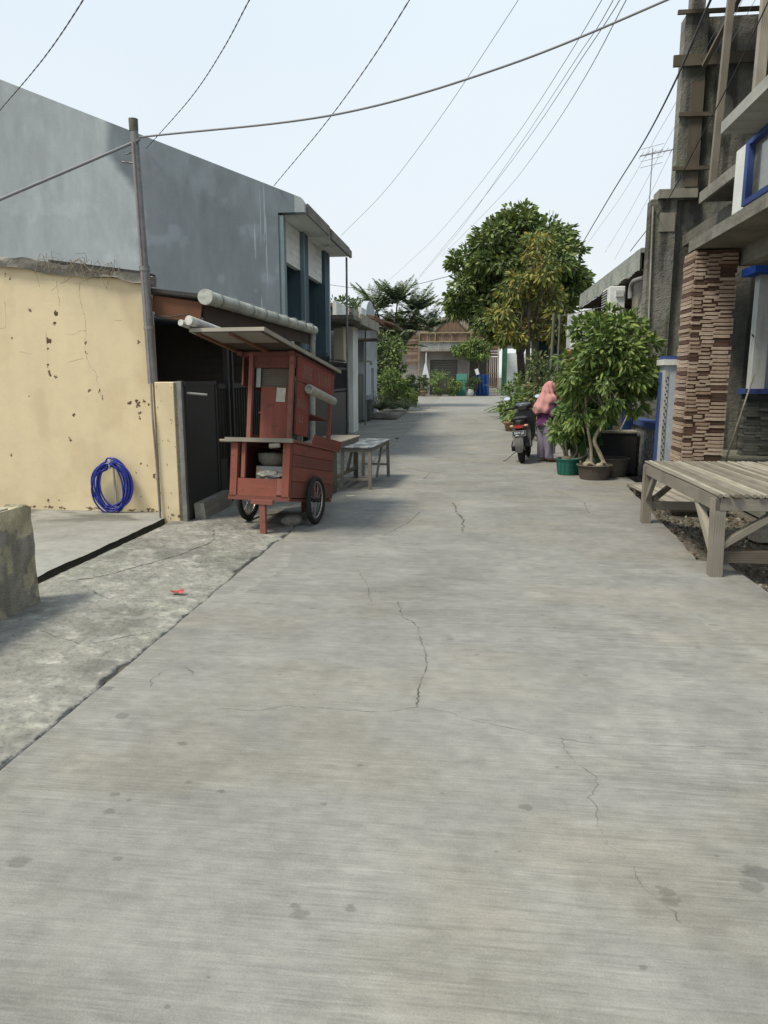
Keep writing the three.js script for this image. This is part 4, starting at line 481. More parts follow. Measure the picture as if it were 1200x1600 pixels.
{
  const t = thing('bench_house', 'unfinished house with concrete canopy, blue trimmed window and tiled porch wall', 'house', [3.2, 0, -10.5]);
  const B = (x0, x1, y0, y1, z0, z1) => bb(x0 - 3.2, x1 - 3.2, y0, y1, z0 + 10.5, z1 + 10.5);
  obj('porch_floor', B(3.5, 8, -0.1, 0.36, -13.3, -8.2), M([0.2, 0.21, 0.17], rg), t);
  obj('canopy_slab', B(2.84, 8, 3.24, 3.38, -10.85, -6.5), m.slab, t); obj('canopy_beam', [B(3.42, 8, 3.06, 3.24, -10.83, -10.6), B(3.42, 3.6, 3.02, 3.24, -10.6, -6.6)], m.conc, t);
  obj('porch_wall', B(4.46, 8, 1.4, 3.22, -12.5, -12.36), m.paleBlue, t); obj('lit_white_pilaster', B(4.3, 4.5, 1.4, 3.22, -12.5, -12.3), m.white, t);  // pilaster whiter than the wall: sunlit left side put into its colour
  const dd = obj('slate_dado', B(4.28, 8, 0.3, 1.33, -12.54, -12.32), m.slateC, t);
  { const u = geo(box(1, 1, 1)), mm = [m.slate, m.slateB, m.slateC]; for (let r = 0; r < 22; r++) { let x = 4.27 + (r % 2) * 0.01; for (let k = 0; k < 4; k++) { const L = rr(0.14, 0.26); const o = obj('slate_strip', u, mm[Math.floor(R() * 3)], dd); const d = rr(0.015, 0.035); o.scale.set(L - 0.004, 0.042, d); o.position.set(x + L / 2 - 3.2, 0.36 + r * 0.0455, -12.32 + 10.5 + d / 2); x += L; } const d = rr(0.015, 0.03), o = obj('slate_strip', u, mm[r % 3], dd); o.scale.set(d, 0.042, 0.2); o.position.set(4.28 - d / 2 - 3.2, 0.36 + r * 0.0455, -12.43 + 10.5); } }
  obj('blue_ledge', B(4.2, 8, 1.33, 1.41, -12.6, -12.22), m.blue, t); obj('blue_lintel', B(4.12, 8, 3.2 - 0.08, 3.2 + 0.035, -12.6, -12.0), m.blueBright, t);
  obj('wall_hook', [bar(V(1.08, 2.2, -1.8), V(1.02, 2.24, -1.72), 0.012)], m.steel, t);
  // upper storey: window bay facing the road
  obj('bay_wall', [B(3.02, 3.2, 3.38, 3.5, -9.75, -6.2), B(3.02, 3.2, 3.5, 4.2, -9.75, -9.3), B(3.21, 8, 3.38, 4.2, -9.75, -9.6)], m.white, t);
  const wf = obj('window_frame', [B(2.99, 3.1, 3.5, 3.56, -9.35, -6.2), B(2.99, 3.1, 3.56, 4.14, -9.35, -9.24), B(2.99, 3.1, 4.14, 4.19, -9.35, -6.2)], m.blue, t);
  obj('pane', B(3.06, 3.075, 3.56, 4.14, -9.24, -6.2), new THREE.MeshPhysicalMaterial({ color: lin(0.3, 0.28, 0.17), roughness: 0.2, clearcoat: 0.5, map: T.plaster }), wf);  // mottled yellow-green reflection put into the pane colour
  obj('upper_canopy', B(2.62, 8, 4.2, 4.32, -9.05, -5.5), M([0.42, 0.42, 0.39], pl), t);
  obj('upper_slab', [B(3.16, 8, 4.02, 4.13, -11.5, -9.8), B(3.4, 8, 3.72, 3.9, -13.4, -10.95)], m.concDark, t);
  obj('balcony_edge', [B(3.11, 3.155, 4.0, 4.15, -11.52, -9.8)], m.conc, t);
  obj('roof_slab', B(3.2, 8, 7.6, 7.75, -13.4, -5.5), m.conc, t);
  obj('back_wall', [B(7.8, 8, 0, 7.6, -13.4, -5.5), B(3.3, 7.8, 4.32, 7.6, -5.6, -5.45)], m.conc, t);
  obj('timber_prop', [beam(V(-0.02, 4.1, -0.7), V(0.05, 7.65, -0.6), 0.085)], m.wood, t); obj('timber_prop', [beam(V(-0.2, 4.3, 1.35), V(-0.16, 7.65, 1.35), 0.1)], m.woodPale, t); obj('timber_prop', [beam(V(0.02, 4.3, 1.5), V(0.06, 7.65, 1.5), 0.08)], m.wood, t);
  obj('timber_brace', [beam(V(0.0, 6.0, -1.6), V(0.5, 7.4, 0.4), 0.06)], m.woodDark, t);
}
{ // raw concrete boundary wall of the storey under construction
  const t = thing('raw_concrete_wall', 'tall streaked raw concrete wall of an unfinished upper storey', 'wall', [2.9, 0, -13.6]);
  const tx = tex(1024, 1024, (i, j) => { const x = 2.5 + i / 1024 * 3, y = j / 1024 * 8; const a = fbm(x * 2, y * 1, 291, 5), b = fbm(x * 12, y * 7, 293, 4), st = fbm(x * 7, y * 0.5, 295, 4), dk = sstep(0.45, 0.65, st), f = vn(x * 120, y * 120, 297); let v = 0.185 * (0.35 + 0.6 * a + 0.55 * b + 0.1 * f); v = lerp(v, v * 0.32, dk * 0.85); const moss = sstep(0.5, 0.7, fbm(x * 3 + 9, y * 1.5, 299, 4)); const lt = sstep(0.62, 0.72, fbm(x * 2.5 + 4, y * 1.2 + 6, 301, 4)); v = lerp(v, 0.3, lt * 0.4); return [v * (1 - 0.05 * moss), v * 0.98, v * (0.87 - 0.12 * moss)]; });
  const cm = M([1, 1, 1], { map: tx, bump: bumpFor(T.plasterB, 3, 8, 1.4), bs: 0.02 });
  const B = (x0, x1, y0, y1, z0, z1) => { const g = new THREE.BoxGeometry(x1 - x0, y1 - y0, z1 - z0, 1, 1, 1).toNonIndexed(); g.translate((x0 + x1) / 2, (y0 + y1) / 2, (z0 + z1) / 2); planar(g, 'x', 'y', 2.5, 5.5, 0, 8); g.translate(-2.9, 0, 13.6); return g; };
  obj('lower_wall', [B(3.28, 8, -0.1, 7.3, -13.85, -13.68)], cm, t); obj('lower_column', B(2.9, 3.32, -0.1, 4.52, -13.86, -13.58), cm, t); obj('column', [B(3.26, 3.62, 4.5, 7.3, -13.86, -13.57), B(3.34, 3.56, 7.3, 8.4, -13.8, -13.6)], cm, t);
  obj('rough_patch', [B(3.05, 3.3, 4.0, 4.3, -13.6, -13.565), B(3.0, 3.62, 4.52, 4.66, -13.9, -13.5)], m.conc, t);
  for (const [y, a, b] of [[7.32, 3.12, 4.6], [6.62, 3.1, 4.6], [5.8, 3.24, 3.85], [4.98, 3.2, 3.9]]) obj('formwork_board', box(b - a, y > 6.5 && y < 7 ? 0.17 : 0.06, 0.05, (a + b) / 2 - 2.9, y, 0.07, 0, 0, rr(-0.02, 0.02)), m.woodDark, t);
  obj('formwork_board', box(0.2, 1.6, 0.03, 0.62, 5.5, 0.03), m.woodDark, t);
  obj('hanging_pipe', bar(V(0.03, 4.4, 0.05), V(0.1, 1.4, 0.05), 0.018), m.concLight, t);
}
tag(obj('leaning_stick', bar(V(3.72, 0.36, -11.4), V(4.28, 1.62, -12.15), 0.014), m.woodPale), 'pale wooden stick leaning against the tiled porch wall', 'stick');
// tiled gate pillars and low wall
function gatePillar(label, x, z, H, chipMat) {
  const t = thing('gate_pillar', label, 'pillar', [x, -0.1, z], 0, 'white and blue gate pillars');
  obj('shaft', [box(0.36, H, 0.34, 0, H / 2, 0)], m.paleBlue, t); obj('tile_strip', [box(0.02, H - 0.08, 0.09, -0.185, H / 2 - 0.04, 0.12), box(0.05, H - 0.08, 0.012, -0.155, H / 2 - 0.04, 0.175)], m.tileWhite, t);
  obj('cap', [box(0.44, 0.08, 0.42, 0, H + 0.04, 0)], m.white, t); obj('cap_band', box(0.38, 0.05, 0.36, 0, H + 0.105, 0), m.blue, t);
  obj('blue_face', box(0.012, H - 0.1, 0.2, -0.187, H / 2 - 0.05, -0.05), m.blue, t);
  const u = geo(box(1, 1, 1)); for (let k = 0; k < 34; k++) { const s = obj('tile_chip', u, k % 2 ? m.slateC : chipMat, t); s.scale.set(0.018, 0.022, 0.01); s.position.set(-0.163 + (k % 2) * 0.018, 0.12 + k * (H - 0.25) / 34, 0.183); }
  return t;
}
gatePillar('white gate pillar with blue cap next to the stone column', 2.93, -11.45, 1.86, m.slate);
gatePillar('white gate pillar behind the potted shrub and black box', 2.95, -14.15, 1.86, m.slateB).userData.label = 'white gate pillar behind the large potted shrub and black planter box';
{ const t = thing('low_tiled_wall', 'low speckled grey tile wall with blue coping between two gate pillars', 'wall', [2.95, -0.1, -12.8]); obj('wall_body', [box(0.16, 0.86, 2.3, 0, 0.43, 0)], M([0.3, 0.32, 0.32], { map: tex(256, 256, (i, j) => { const a = sstep(0.42, 0.58, fbm(i / 256 * 26, j / 256 * 26, 311, 3, 26)); const v = lerp(0.35, 1, a); return [v, v, v * 1.02]; }), roughness: 0.5 }), t); obj('coping', [box(0.24, 0.1, 2.32, 0, 0.92, 0)], m.blue, t); }
// ---------- neighbour's house with the AC unit ----------
{
  const t = thing('shaded_house', 'dim house with sheet roof edge and clothes line behind the potted shrub', 'house', [3.0, 0, -14.0]);
  const B = (x0, x1, y0, y1, z0, z1) => bb(x0 - 3, x1 - 3, y0, y1, z0 + 14, z1 + 14);
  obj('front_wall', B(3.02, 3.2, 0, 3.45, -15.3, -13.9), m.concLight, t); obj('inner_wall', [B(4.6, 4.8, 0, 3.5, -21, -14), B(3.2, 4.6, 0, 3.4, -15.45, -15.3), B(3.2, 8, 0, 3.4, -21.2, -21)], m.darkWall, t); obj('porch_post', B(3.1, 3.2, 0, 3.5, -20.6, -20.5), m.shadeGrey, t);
  { const n = 120, P = [], I = []; for (let k = 0; k <= n; k++) { const f = k / n, z = -13.9 - 7.6 * f, x = 2.84 + 0.012 * Math.sin(k * 1.9), y = 3.42 + 0.03 * f + 0.02 * Math.sin(k * 0.35); P.push(x, y, z, x, y + 0.36 - 0.06 * f, z); } for (let k = 0; k < n; k++) { const a = 2 * k; I.push(a, a + 1, a + 2, a + 1, a + 3, a + 2); } const g = new THREE.BufferGeometry(); g.setAttribute('position', new THREE.Float32BufferAttribute(P, 3)); g.setIndex(I); g.computeVertexNormals(); obj('sheet_fascia', [metric(g).translate(-3, 0, 14), B(2.86, 2.88, 3.46, 3.72, -21.4, -13.95)], m.corrPale, t); }
  obj('roof', B(2.85, 8, 3.72, 3.8, -21.5, -13.9), m.corrPale, t); obj('soffit', B(2.88, 4.6, 3.42, 3.45, -21.4, -13.9), m.brownDark, t);
  obj('wall_pipe', [tube([V(0.0, 3.32, 0.08), V(-0.1, 3.3, -0.1), V(-0.14, 3.28, -0.55), V(-0.15, 3.18, -0.62), V(-0.15, 3.02, -0.62)], 0.045, 10, 30)], m.pvcGrey, t);
  obj('downpipe', bar(V(-0.02, 0, 0.02), V(-0.02, 3.2, 0.02), 0.02), m.pvc, t); obj('loose_pipe', bar(V(-0.1, 2.4, -0.2), V(-0.2, 2.32, -0.9), 0.02), m.pvc, t);
}
{
  const t = thing('air_conditioner', 'boxy pale outdoor air conditioner unit hung under the sheet roof edge', 'air conditioner', [2.72, 2.75, -15.6]);
  obj('casing', rbox(0.3, 0.56, 0.8, 0.02, 0, 0.28, 0), m.white, t); const g = obj('grille', [box(0.012, 0.48, 0.5, -0.155, 0.28, -0.1)], m.plasticBlack, t); for (let k = 0; k < 9; k++) obj('louvre', box(0.012, 0.018, 0.52, -0.165, 0.08 + k * 0.05, -0.1), m.tileWhite, g);
  obj('valve_cover', box(0.14, 0.12, 0.05, 0.04, 0.42, 0.42), m.tileWhite, t); obj('pipes', [tube([V(0.05, 0.2, 0.41), V(0.06, 0.16, 0.5), V(0.16, 0.1, 0.52), V(0.26, 0.05, 0.4)], 0.014, 6), tube([V(0.0, 0.25, 0.41), V(0.02, 0.12, 0.52), V(0.18, -0.02, 0.5), V(0.27, -0.1, 0.35)], 0.012, 6)], m.woodDark, t);
  obj('bracket', [box(0.5, 0.03, 0.03, 0.1, -0.015, 0.3), box(0.5, 0.03, 0.03, 0.1, -0.015, -0.3)], m.steel, t);
}
{ const P = (x0, x1, y0, y1, z, ph) => { const g = new THREE.PlaneGeometry(x1 - x0, y1 - y0, 16, 12), p = g.attributes.position; for (let i = 0; i < p.count; i++) p.setZ(i, 0.025 * Math.sin(p.getX(i) * 34 + ph) * (0.4 + (0.5 - p.getY(i)))); g.computeVertexNormals(); return put(metric(g), (x0 + x1) / 2, (y0 + y1) / 2, z, 0, -0.3, 0); };
  tag(obj('hanging_sheet', P(1.88, 2.14, 2.15, 2.86, -15.9, 0), m.cloth), 'long white sheet at the open end of the clothes line', 'laundry', 'sheets on the line'); tag(obj('hanging_sheet', P(2.15, 2.42, 2.3, 2.95, -16.0, 2), m.cloth), 'shorter white sheet hanging just behind the potted shrub', 'laundry', 'sheets on the line');
  tag(obj('clothes_line', [bar(V(1.7, 2.8, -15.85), V(3.1, 3.1, -16.1), 0.008), bar(V(1.72, 0, -15.85), V(1.72, 2.84, -15.85), 0.02)], m.steel), 'thin metal clothes line carrying the white sheets', 'clothes line'); }
{ // timber stall/hut frame beside the trees
  const t = thing('timber_shelter', 'small dark timber shelter with green netting under the yellowing tree', 'shelter', [2.5, gy(-24.5), -24.5]);
  for (const [x, z] of [[-0.55, 0.6], [0.75, 0.6], [-0.55, -1.2], [0.75, -1.2], [0.2, 0.6]]) obj('post', box(0.1, 3.2, 0.1, x, 1.6, z), M([0.12, 0.14, 0.11], wd), t);
  obj('roof', [box(2.2, 0.06, 2.6, 0.1, 3.3, -0.3, 0.06, 0, 0.06)], m.brownDark, t); obj('pink_board', [box(0.5, 0.4, 0.03, -0.3, 2.75, 0.66), box(0.9, 0.3, 0.03, 0.5, 3.05, 0.66)], M([0.32, 0.17, 0.13], pt), t);
  obj('net_panel', [box(0.75, 2.1, 0.03, -0.15, 1.6, 0.55), box(0.03, 2.2, 1.8, 0.8, 1.4, -0.3)], M([0.03, 0.06, 0.055], { map: T.cloth }), t); obj('lattice', [beam(V(-0.5, 1.0, 0.64), V(0.15, 2.4, 0.64), 0.035), box(0.75, 0.035, 0.035, -0.15, 1.3, 0.63), box(0.75, 0.035, 0.035, -0.15, 2.0, 0.63), box(0.035, 1.8, 0.035, -0.2, 1.5, 0.63)], m.steel, t);
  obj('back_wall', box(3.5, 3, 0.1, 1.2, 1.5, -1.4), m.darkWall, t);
}
tag(obj('bamboo_stake', [bar(V(1.98, gy(-20), -20), V(2.02, 3.2, -20), 0.04)], M([0.16, 0.18, 0.13], wd)), 'grey green upright stake standing behind the hooded person', 'stake');
// ---------- bench, ramp, verge ----------
{
  const t = thing('bamboo_platform', 'large weathered bamboo slat bench on the verge before the stone column', 'bench', [2.62, 0, -7.25], THREE.MathUtils.degToRad(1));
  const X = 0.67, Z = 1.12; for (const [x, z, y] of [[-X, Z, 0], [-X, -Z, 0], [X, Z, -0.1], [X, -Z, -0.1]]) obj('leg', beam(V(x + (z > 0 ? 0.015 : 0), y, z), V(x, 0.64, z), 0.095, 0.1), m.wood, t);
  obj('apron', [box(0.05, 0.11, 2 * Z + 0.1, -X - 0.01, 0.6, 0)], m.wood, t); obj('apron', [box(0.05, 0.11, 2 * Z + 0.1, X, 0.6, 0)], m.wood, t); obj('apron', [box(2 * X, 0.1, 0.05, 0, 0.6, Z + 0.03)], m.wood, t); obj('apron', [box(2 * X, 0.1, 0.05, 0, 0.6, -Z - 0.03)], m.wood, t);
  obj('brace', beam(V(-X, 0.2, Z - 0.04), V(-X, 0.56, Z - 0.5), 0.05, 0.07), m.woodPale, t); obj('brace', beam(V(-X, 0.28, -Z + 0.04), V(-X, 0.56, -Z + 0.3), 0.045, 0.06), m.wood, t); obj('brace', beam(V(-X + 0.03, 0.22, -Z), V(-X + 0.4, 0.56, -Z), 0.05, 0.07), m.woodDark, t); obj('brace', beam(V(-X + 0.03, 0.24, Z), V(-X + 0.5, 0.56, Z), 0.05, 0.07), m.wood, t);
  obj('stretcher', box(2 * X, 0.1, 0.04, 0, 0.16, Z - 0.02), m.woodDark, t); obj('stretcher', box(2 * X, 0.09, 0.04, 0, 0.2, -Z + 0.02), m.wood, t);
  const mats = [m.wood, m.woodPale, M([0.36, 0.335, 0.27], wd), M([0.2, 0.18, 0.14], wd)]; const vs = [0, 1, 2].map(k => { const g = new THREE.CylinderGeometry(0.0235, 0.022, 2 * Z + 0.16, 8, 6, false, 0, Math.PI * 2), p = g.attributes.position; for (let i = 0; i < p.count; i++) { const y = p.getY(i); p.setX(i, p.getX(i) + 0.006 * Math.sin(y * 3 + k * 2)); } g.scale(1.06, 1, 0.62); g.computeVertexNormals(); return geo(put(metric(g), 0, 0, 0, Math.PI / 2)); });
  for (let k = 0; k < 27; k++) { const s = obj('slat', vs[k % 3], mats[Math.floor(R() * 4)], t); s.position.set(-X - 0.01 + k * 0.0515 + rr(-0.004, 0.004), 0.672 + rr(-0.003, 0.004), rr(-0.02, 0.02)); s.rotation.y = rr(-0.004, 0.004); }
}
{
  const t = thing('bamboo_ramp', 'sloping bamboo slat ramp bridging the verge behind the bench', 'ramp', [2.7, 0, -10.0], THREE.MathUtils.degToRad(8));
  obj('bearer', box(0.75, 0.09, 0.07, 0, 0.0, 0.62), m.woodDark, t); obj('bearer', box(0.75, 0.07, 0.06, 0, 0.03, -0.55), m.woodDark, t); const g = geo(put(metric(new THREE.CylinderGeometry(0.028, 0.026, 1.45, 7)), 0, 0, 0, Math.PI / 2 )); for (let k = 0; k < 13; k++) { const s = obj('slat', g, k % 3 ? m.woodPale : m.wood, t); s.position.set(-0.36 + k * 0.06, 0.065 + rr(-0.004, 0.004), rr(-0.02, 0.02)); s.rotation.x = 0.02; s.scale.y = 0.6; }
}
tag(obj('concrete_plank', [rbox(0.75, 0.06, 0.55, 0.01, 2.72, 0.02, -11.05, 0, 0.15, 0.02)], m.conc), 'flat concrete slab laid across the verge beyond the bamboo ramp', 'slab');
tag(obj('concrete_block', [rbox(0.3, 0.2, 0.2, 0.012, 3.05, 0.02, -7.9, 0, 0.2)], m.concLight), 'pale concrete block under the far side of the bamboo bench', 'block');
{ const g = new THREE.IcosahedronGeometry(1, 1), p = g.attributes.position; for (let i = 0; i < p.count; i++) { const k = 0.7 + 0.5 * vn(p.getX(i) * 3 + 3, p.getY(i) * 3 + p.getZ(i) * 4, 6); p.setXYZ(i, p.getX(i) * k, p.getY(i) * k * 0.6, p.getZ(i) * k); } g.computeVertexNormals(); const n = 4200, im = new THREE.InstancedMesh(geo(metric(g)), M([1, 1, 1], { roughness: 0.9 }), n); const d = new THREE.Object3D(); const cols = [[0.06, 0.05, 0.036], [0.045, 0.036, 0.025], [0.09, 0.078, 0.056], [0.13, 0.115, 0.085], [0.1, 0.06, 0.032], [0.3, 0.28, 0.24]];
  for (let i = 0; i < n; i++) { const z = rr(-12.6, -3.6), x = xr(z) + 0.02 + Math.abs(rr(-1, 1)) * 1.1; const y = -0.055 + 0.05 * (fbm(x * 2.5, z * 2.5, 171, 4) - 0.5) - 0.05 * sstep(2.2, 2.6, x); const s = Math.pow(R(), 3) * 0.022 + 0.004; d.position.set(x, y + s * 0.2, z); d.rotation.set(R() * 6, R() * 6, R() * 6); d.scale.set(s * rr(0.7, 1.6), s, s); d.updateMatrix(); im.setMatrixAt(i, d.matrix); im.setColorAt(i, lin(...cols[Math.floor(Math.pow(R(), 1.7) * 6)])); }
  im.name = 'gravel'; im.castShadow = im.receiveShadow = true; stuff(im, 'gravel and crumbs of debris on the bare verge', 'gravel'); scene.add(im); }
// ---------- foliage ----------
const rv = () => { const a = R() * Math.PI * 2, z = R() * 2 - 1, q = Math.sqrt(1 - z * z); return V(q * Math.cos(a), z, q * Math.sin(a)); };
class Leaves {
  constructor() { this.P = []; this.C = []; this.I = []; this.n = 0; }
  add(b, d, L, W, c, fold = 0.18, up) { // one leaf: folded along its midrib, five corners a side
    const s = V(0, 0, 0).crossVectors(d, up || rv()).normalize(), n = V(0, 0, 0).crossVectors(s, d); const q = (l, w, h) => this.P.push(b.x + d.x * L * l + s.x * W * w + n.x * W * h - 0, b.y + d.y * L * l + s.y * W * w + n.y * W * h - L * 0.16 * l * l, b.z + d.z * L * l + s.z * W * w + n.z * W * h);
    q(0, 0, 0); q(0.38, 0.5, fold); q(0.45, 0, 0); q(0.38, -0.5, fold); q(0.75, 0.34, fold * 0.7); q(1, 0, 0); q(0.75, -0.34, fold * 0.7);
    const k = this.n; this.I.push(k, k + 1, k + 2, k, k + 2, k + 3, k + 2, k + 1, k + 4, k + 2, k + 4, k + 5, k + 2, k + 5, k + 6, k + 2, k + 6, k + 3); for (let i = 0; i < 7; i++) this.C.push(...c); this.n += 7;
  }
  geo() { const g = new THREE.BufferGeometry(); g.setAttribute('position', new THREE.Float32BufferAttribute(this.P, 3)); g.setAttribute('color', new THREE.Float32BufferAttribute(this.C, 3)); g.setAttribute('uv', new THREE.Float32BufferAttribute(new Float32Array(this.n * 2), 2)); g.setIndex(this.I); g.computeVertexNormals(); return g; }
}
const pick = pal => { const c = pal[Math.floor(R() * pal.length)], k = rr(0.7, 1.3); return [c[0] * k * rr(0.9, 1.1), c[1] * k, c[2] * k * rr(0.8, 1.2)]; };
const PAL = {
  mango: [[0.095, 0.15, 0.028], [0.115, 0.175, 0.032], [0.075, 0.125, 0.026], [0.15, 0.21, 0.038], [0.2, 0.25, 0.05]],
  yellow: [[0.2, 0.23, 0.04], [0.28, 0.27, 0.045], [0.15, 0.2, 0.038], [0.36, 0.29, 0.045], [0.12, 0.17, 0.035]],
  shrub: [[0.12, 0.2, 0.034], [0.155, 0.24, 0.04], [0.09, 0.16, 0.03], [0.22, 0.29, 0.06]], light: [[0.14, 0.23, 0.045], [0.19, 0.26, 0.055], [0.11, 0.19, 0.04]],
  fern: [[0.1, 0.19, 0.028], [0.13, 0.22, 0.034], [0.075, 0.15, 0.026]], dark: [[0.05, 0.095, 0.025], [0.06, 0.11, 0.03], [0.08, 0.13, 0.035]], vari: [[0.16, 0.2, 0.06], [0.24, 0.26, 0.1], [0.1, 0.15, 0.04], [0.07, 0.13, 0.03]],
  croton: [[0.3, 0.15, 0.02], [0.34, 0.24, 0.03], [0.12, 0.14, 0.03], [0.08, 0.13, 0.03], [0.3, 0.08, 0.02]], feather: [[0.17, 0.26, 0.09], [0.22, 0.31, 0.12], [0.14, 0.22, 0.075], [0.27, 0.34, 0.16]] };
function crownClumps(c, rx, ry, rz, n, cr, shell = 0.55) { const out = []; for (let i = 0; i < n; i++) { const d = rv(), k = shell + (1 - shell) * Math.pow(R(), 0.6); out.push({ p: V(c.x + d.x * rx * k, c.y + d.y * ry * k, c.z + d.z * rz * k), d, r: cr * rr(0.7, 1.25) }); } return out; }
function foliage(clumps, per, L, W, pal, droop = 0.25, open = 0.7) { const lv = new Leaves(); for (const c of clumps) for (let i = 0; i < per; i++) { const o = rv(), k = Math.pow(R(), 0.5) * c.r; const b = V(c.p.x + o.x * k, c.p.y + o.y * k * 0.8, c.p.z + o.z * k); const d = o.multiplyScalar(open).add(c.d.clone().multiplyScalar(0.5)).add(rv().multiplyScalar(0.5)); d.y -= droop; d.normalize(); lv.add(b, d, L * rr(0.65, 1.25), W * rr(0.7, 1.2), pick(pal)); } return lv.geo(); }
function limbs(base, clumps, r0, every = 1) { const g = []; clumps.forEach((c, i) => { if (i % every) return; const q = base[Math.floor(R() * base.length)]; const mid = q.clone().lerp(c.p, 0.5).add(V(rr(-1, 1), rr(0, 1), rr(-1, 1)).multiplyScalar(q.distanceTo(c.p) * 0.08)); g.push(tube([q, mid, c.p], r0 * rr(0.6, 1.1), 5, 5)); }); return g; }
function taper(pts, r0, r1, n = 10) { const c = new THREE.CatmullRomCurve3(pts), seg = pts.length * 6, g = new THREE.TubeGeometry(c, seg, 1, n), p = g.attributes.position; for (let i = 0; i <= seg; i++) { const cc = c.getPointAt(i / seg), r = lerp(r0, r1, i / seg); for (let j = 0; j <= n; j++) { const k = i * (n + 1) + j; const w = 1 + 0.14 * (vn(j * 1.3 + i * 0.2, i * 0.7, 7) - 0.5); p.setXYZ(k, cc.x + (p.getX(k) - cc.x) * r * w, cc.y + (p.getY(k) - cc.y) * r * w, cc.z + (p.getZ(k) - cc.z) * r * w); } } g.computeVertexNormals(); return metric(g); }
function frond(lv, wood, b, dir, len, droop, pairs, ll, lw, pal, r = 0.008) { const pts = []; let d = dir.clone().normalize(), p = b.clone(); for (let i = 0; i <= 8; i++) { pts.push(p.clone()); d.y -= droop / 8; d.normalize(); p = p.clone().addScaledVector(d, len / 8); } wood.push(tube(pts, r, 4, 8)); const c = new THREE.CatmullRomCurve3(pts); for (let i = 1; i <= pairs; i++) { const f = 0.12 + 0.88 * i / pairs, q = c.getPointAt(f), t = c.getTangentAt(f); const s = V(0, 0, 0).crossVectors(t, V(0, 1, 0)).normalize(); for (const k of [-1, 1]) { const dd = t.clone().multiplyScalar(0.55).addScaledVector(s, k).add(V(0, -0.15 + rr(-0.2, 0.2), 0)).normalize(); lv.add(q, dd, ll * Math.sin(Math.PI * clamp(0.15 + 0.8 * f)) * rr(0.8, 1.15), lw, pick(pal), 0.1, V(0, 1, 0)); } } }
// big round tree
{
  const z = -28.5, y = gy(z), t = thing('round_tree', 'large round dark green tree on the far side of the road bend', 'tree', [1.75, y, z]);
  const cl = []; for (const [x, y2, z2, q, n] of [[-2.0, 4.5, 0.2, 0.85, 20], [-1.75, 5.35, -0.2, 0.85, 20], [-1.0, 6.1, 0.2, 0.85, 22], [-0.05, 6.5, 0, 0.85, 22], [0.75, 6.15, 0.2, 0.8, 20], [1.35, 5.4, 0, 0.75, 20], [1.4, 4.65, 0.3, 0.7, 18], [-0.6, 5.2, 0.9, 1.1, 26], [0.6, 5.3, 0.9, 1.0, 24], [-1.3, 3.75, 0.5, 0.75, 18], [-0.4, 3.2, 0.4, 0.7, 16], [0.4, 3.9, 0.8, 0.9, 20], [1.2, 3.6, 0.2, 0.7, 16], [0, 5, -1.2, 1.5, 26], [-2.35, 4.0, 0.3, 0.35, 6], [1.85, 4.9, 0.2, 0.35, 6], [-0.4, 7.0, 0.1, 0.4, 7]]) cl.push(...crownClumps(V(x, y2, z2), q, q * 0.9, q, n, 0.36, 0.45));
  const f = [V(0, 2.4, 0), V(-0.5, 3.4, 0.2), V(0.4, 3.5, -0.2), V(0, 4.5, 0)];
  obj('trunk', [taper([V(0, -0.05, 0), V(0.05, 1.2, 0), V(-0.05, 2.4, 0), V(0, 4.5, 0)], 0.19, 0.09), taper([V(0, 2.2, 0), V(-0.4, 3.0, 0.1), V(-0.9, 4.2, 0.3)], 0.11, 0.05, 8), taper([V(0, 2.3, 0), V(0.35, 3.2, -0.1), V(0.8, 4.4, -0.2)], 0.1, 0.05, 8)], m.barkDark, t);
  obj('branches', limbs(f, cl, 0.022, 2), m.barkDark, t); obj('crown', foliage(cl, 92, 0.24, 0.105, PAL.mango, 0.22, 0.8), m.leaf, t);
}
{
  const z = -22.5, y = gy(z), t = thing('yellowing_tree', 'slender tree with yellowing drooping leaves in front of the round tree', 'tree', [1.58, y, z]);
  const cl = []; for (const [x, y2, z2, q, n] of [[-0.75, 3.3, 0.1, 0.42, 12], [-0.35, 4.0, 0, 0.42, 12], [0.35, 4.5, 0.1, 0.42, 12], [0.55, 3.7, 0, 0.42, 12], [0.95, 3.15, 0.1, 0.4, 11], [0.2, 3.0, -0.3, 0.45, 12], [-0.55, 2.7, 0.2, 0.38, 10], [0.1, 5.1, 0, 0.38, 10], [0.75, 2.75, 0, 0.35, 9], [-0.1, 3.5, -0.4, 0.45, 12]]) cl.push(...crownClumps(V(x, y2, z2), q, q, q, n, 0.2, 0.3));
  obj('trunk', [taper([V(0.02, -0.05, 0), V(0, 1.5, 0), V(-0.02, 3, 0), V(0, 4.6, 0)], 0.085, 0.05, 8)], m.bark, t); obj('branches', limbs([V(0, 2.5, 0), V(0, 3.2, 0), V(0, 4, 0), V(0, 4.5, 0)], cl, 0.01), m.bark, t); obj('crown', foliage(cl, 40, 0.19, 0.07, PAL.yellow, 0.45), m.leaf, t);
}
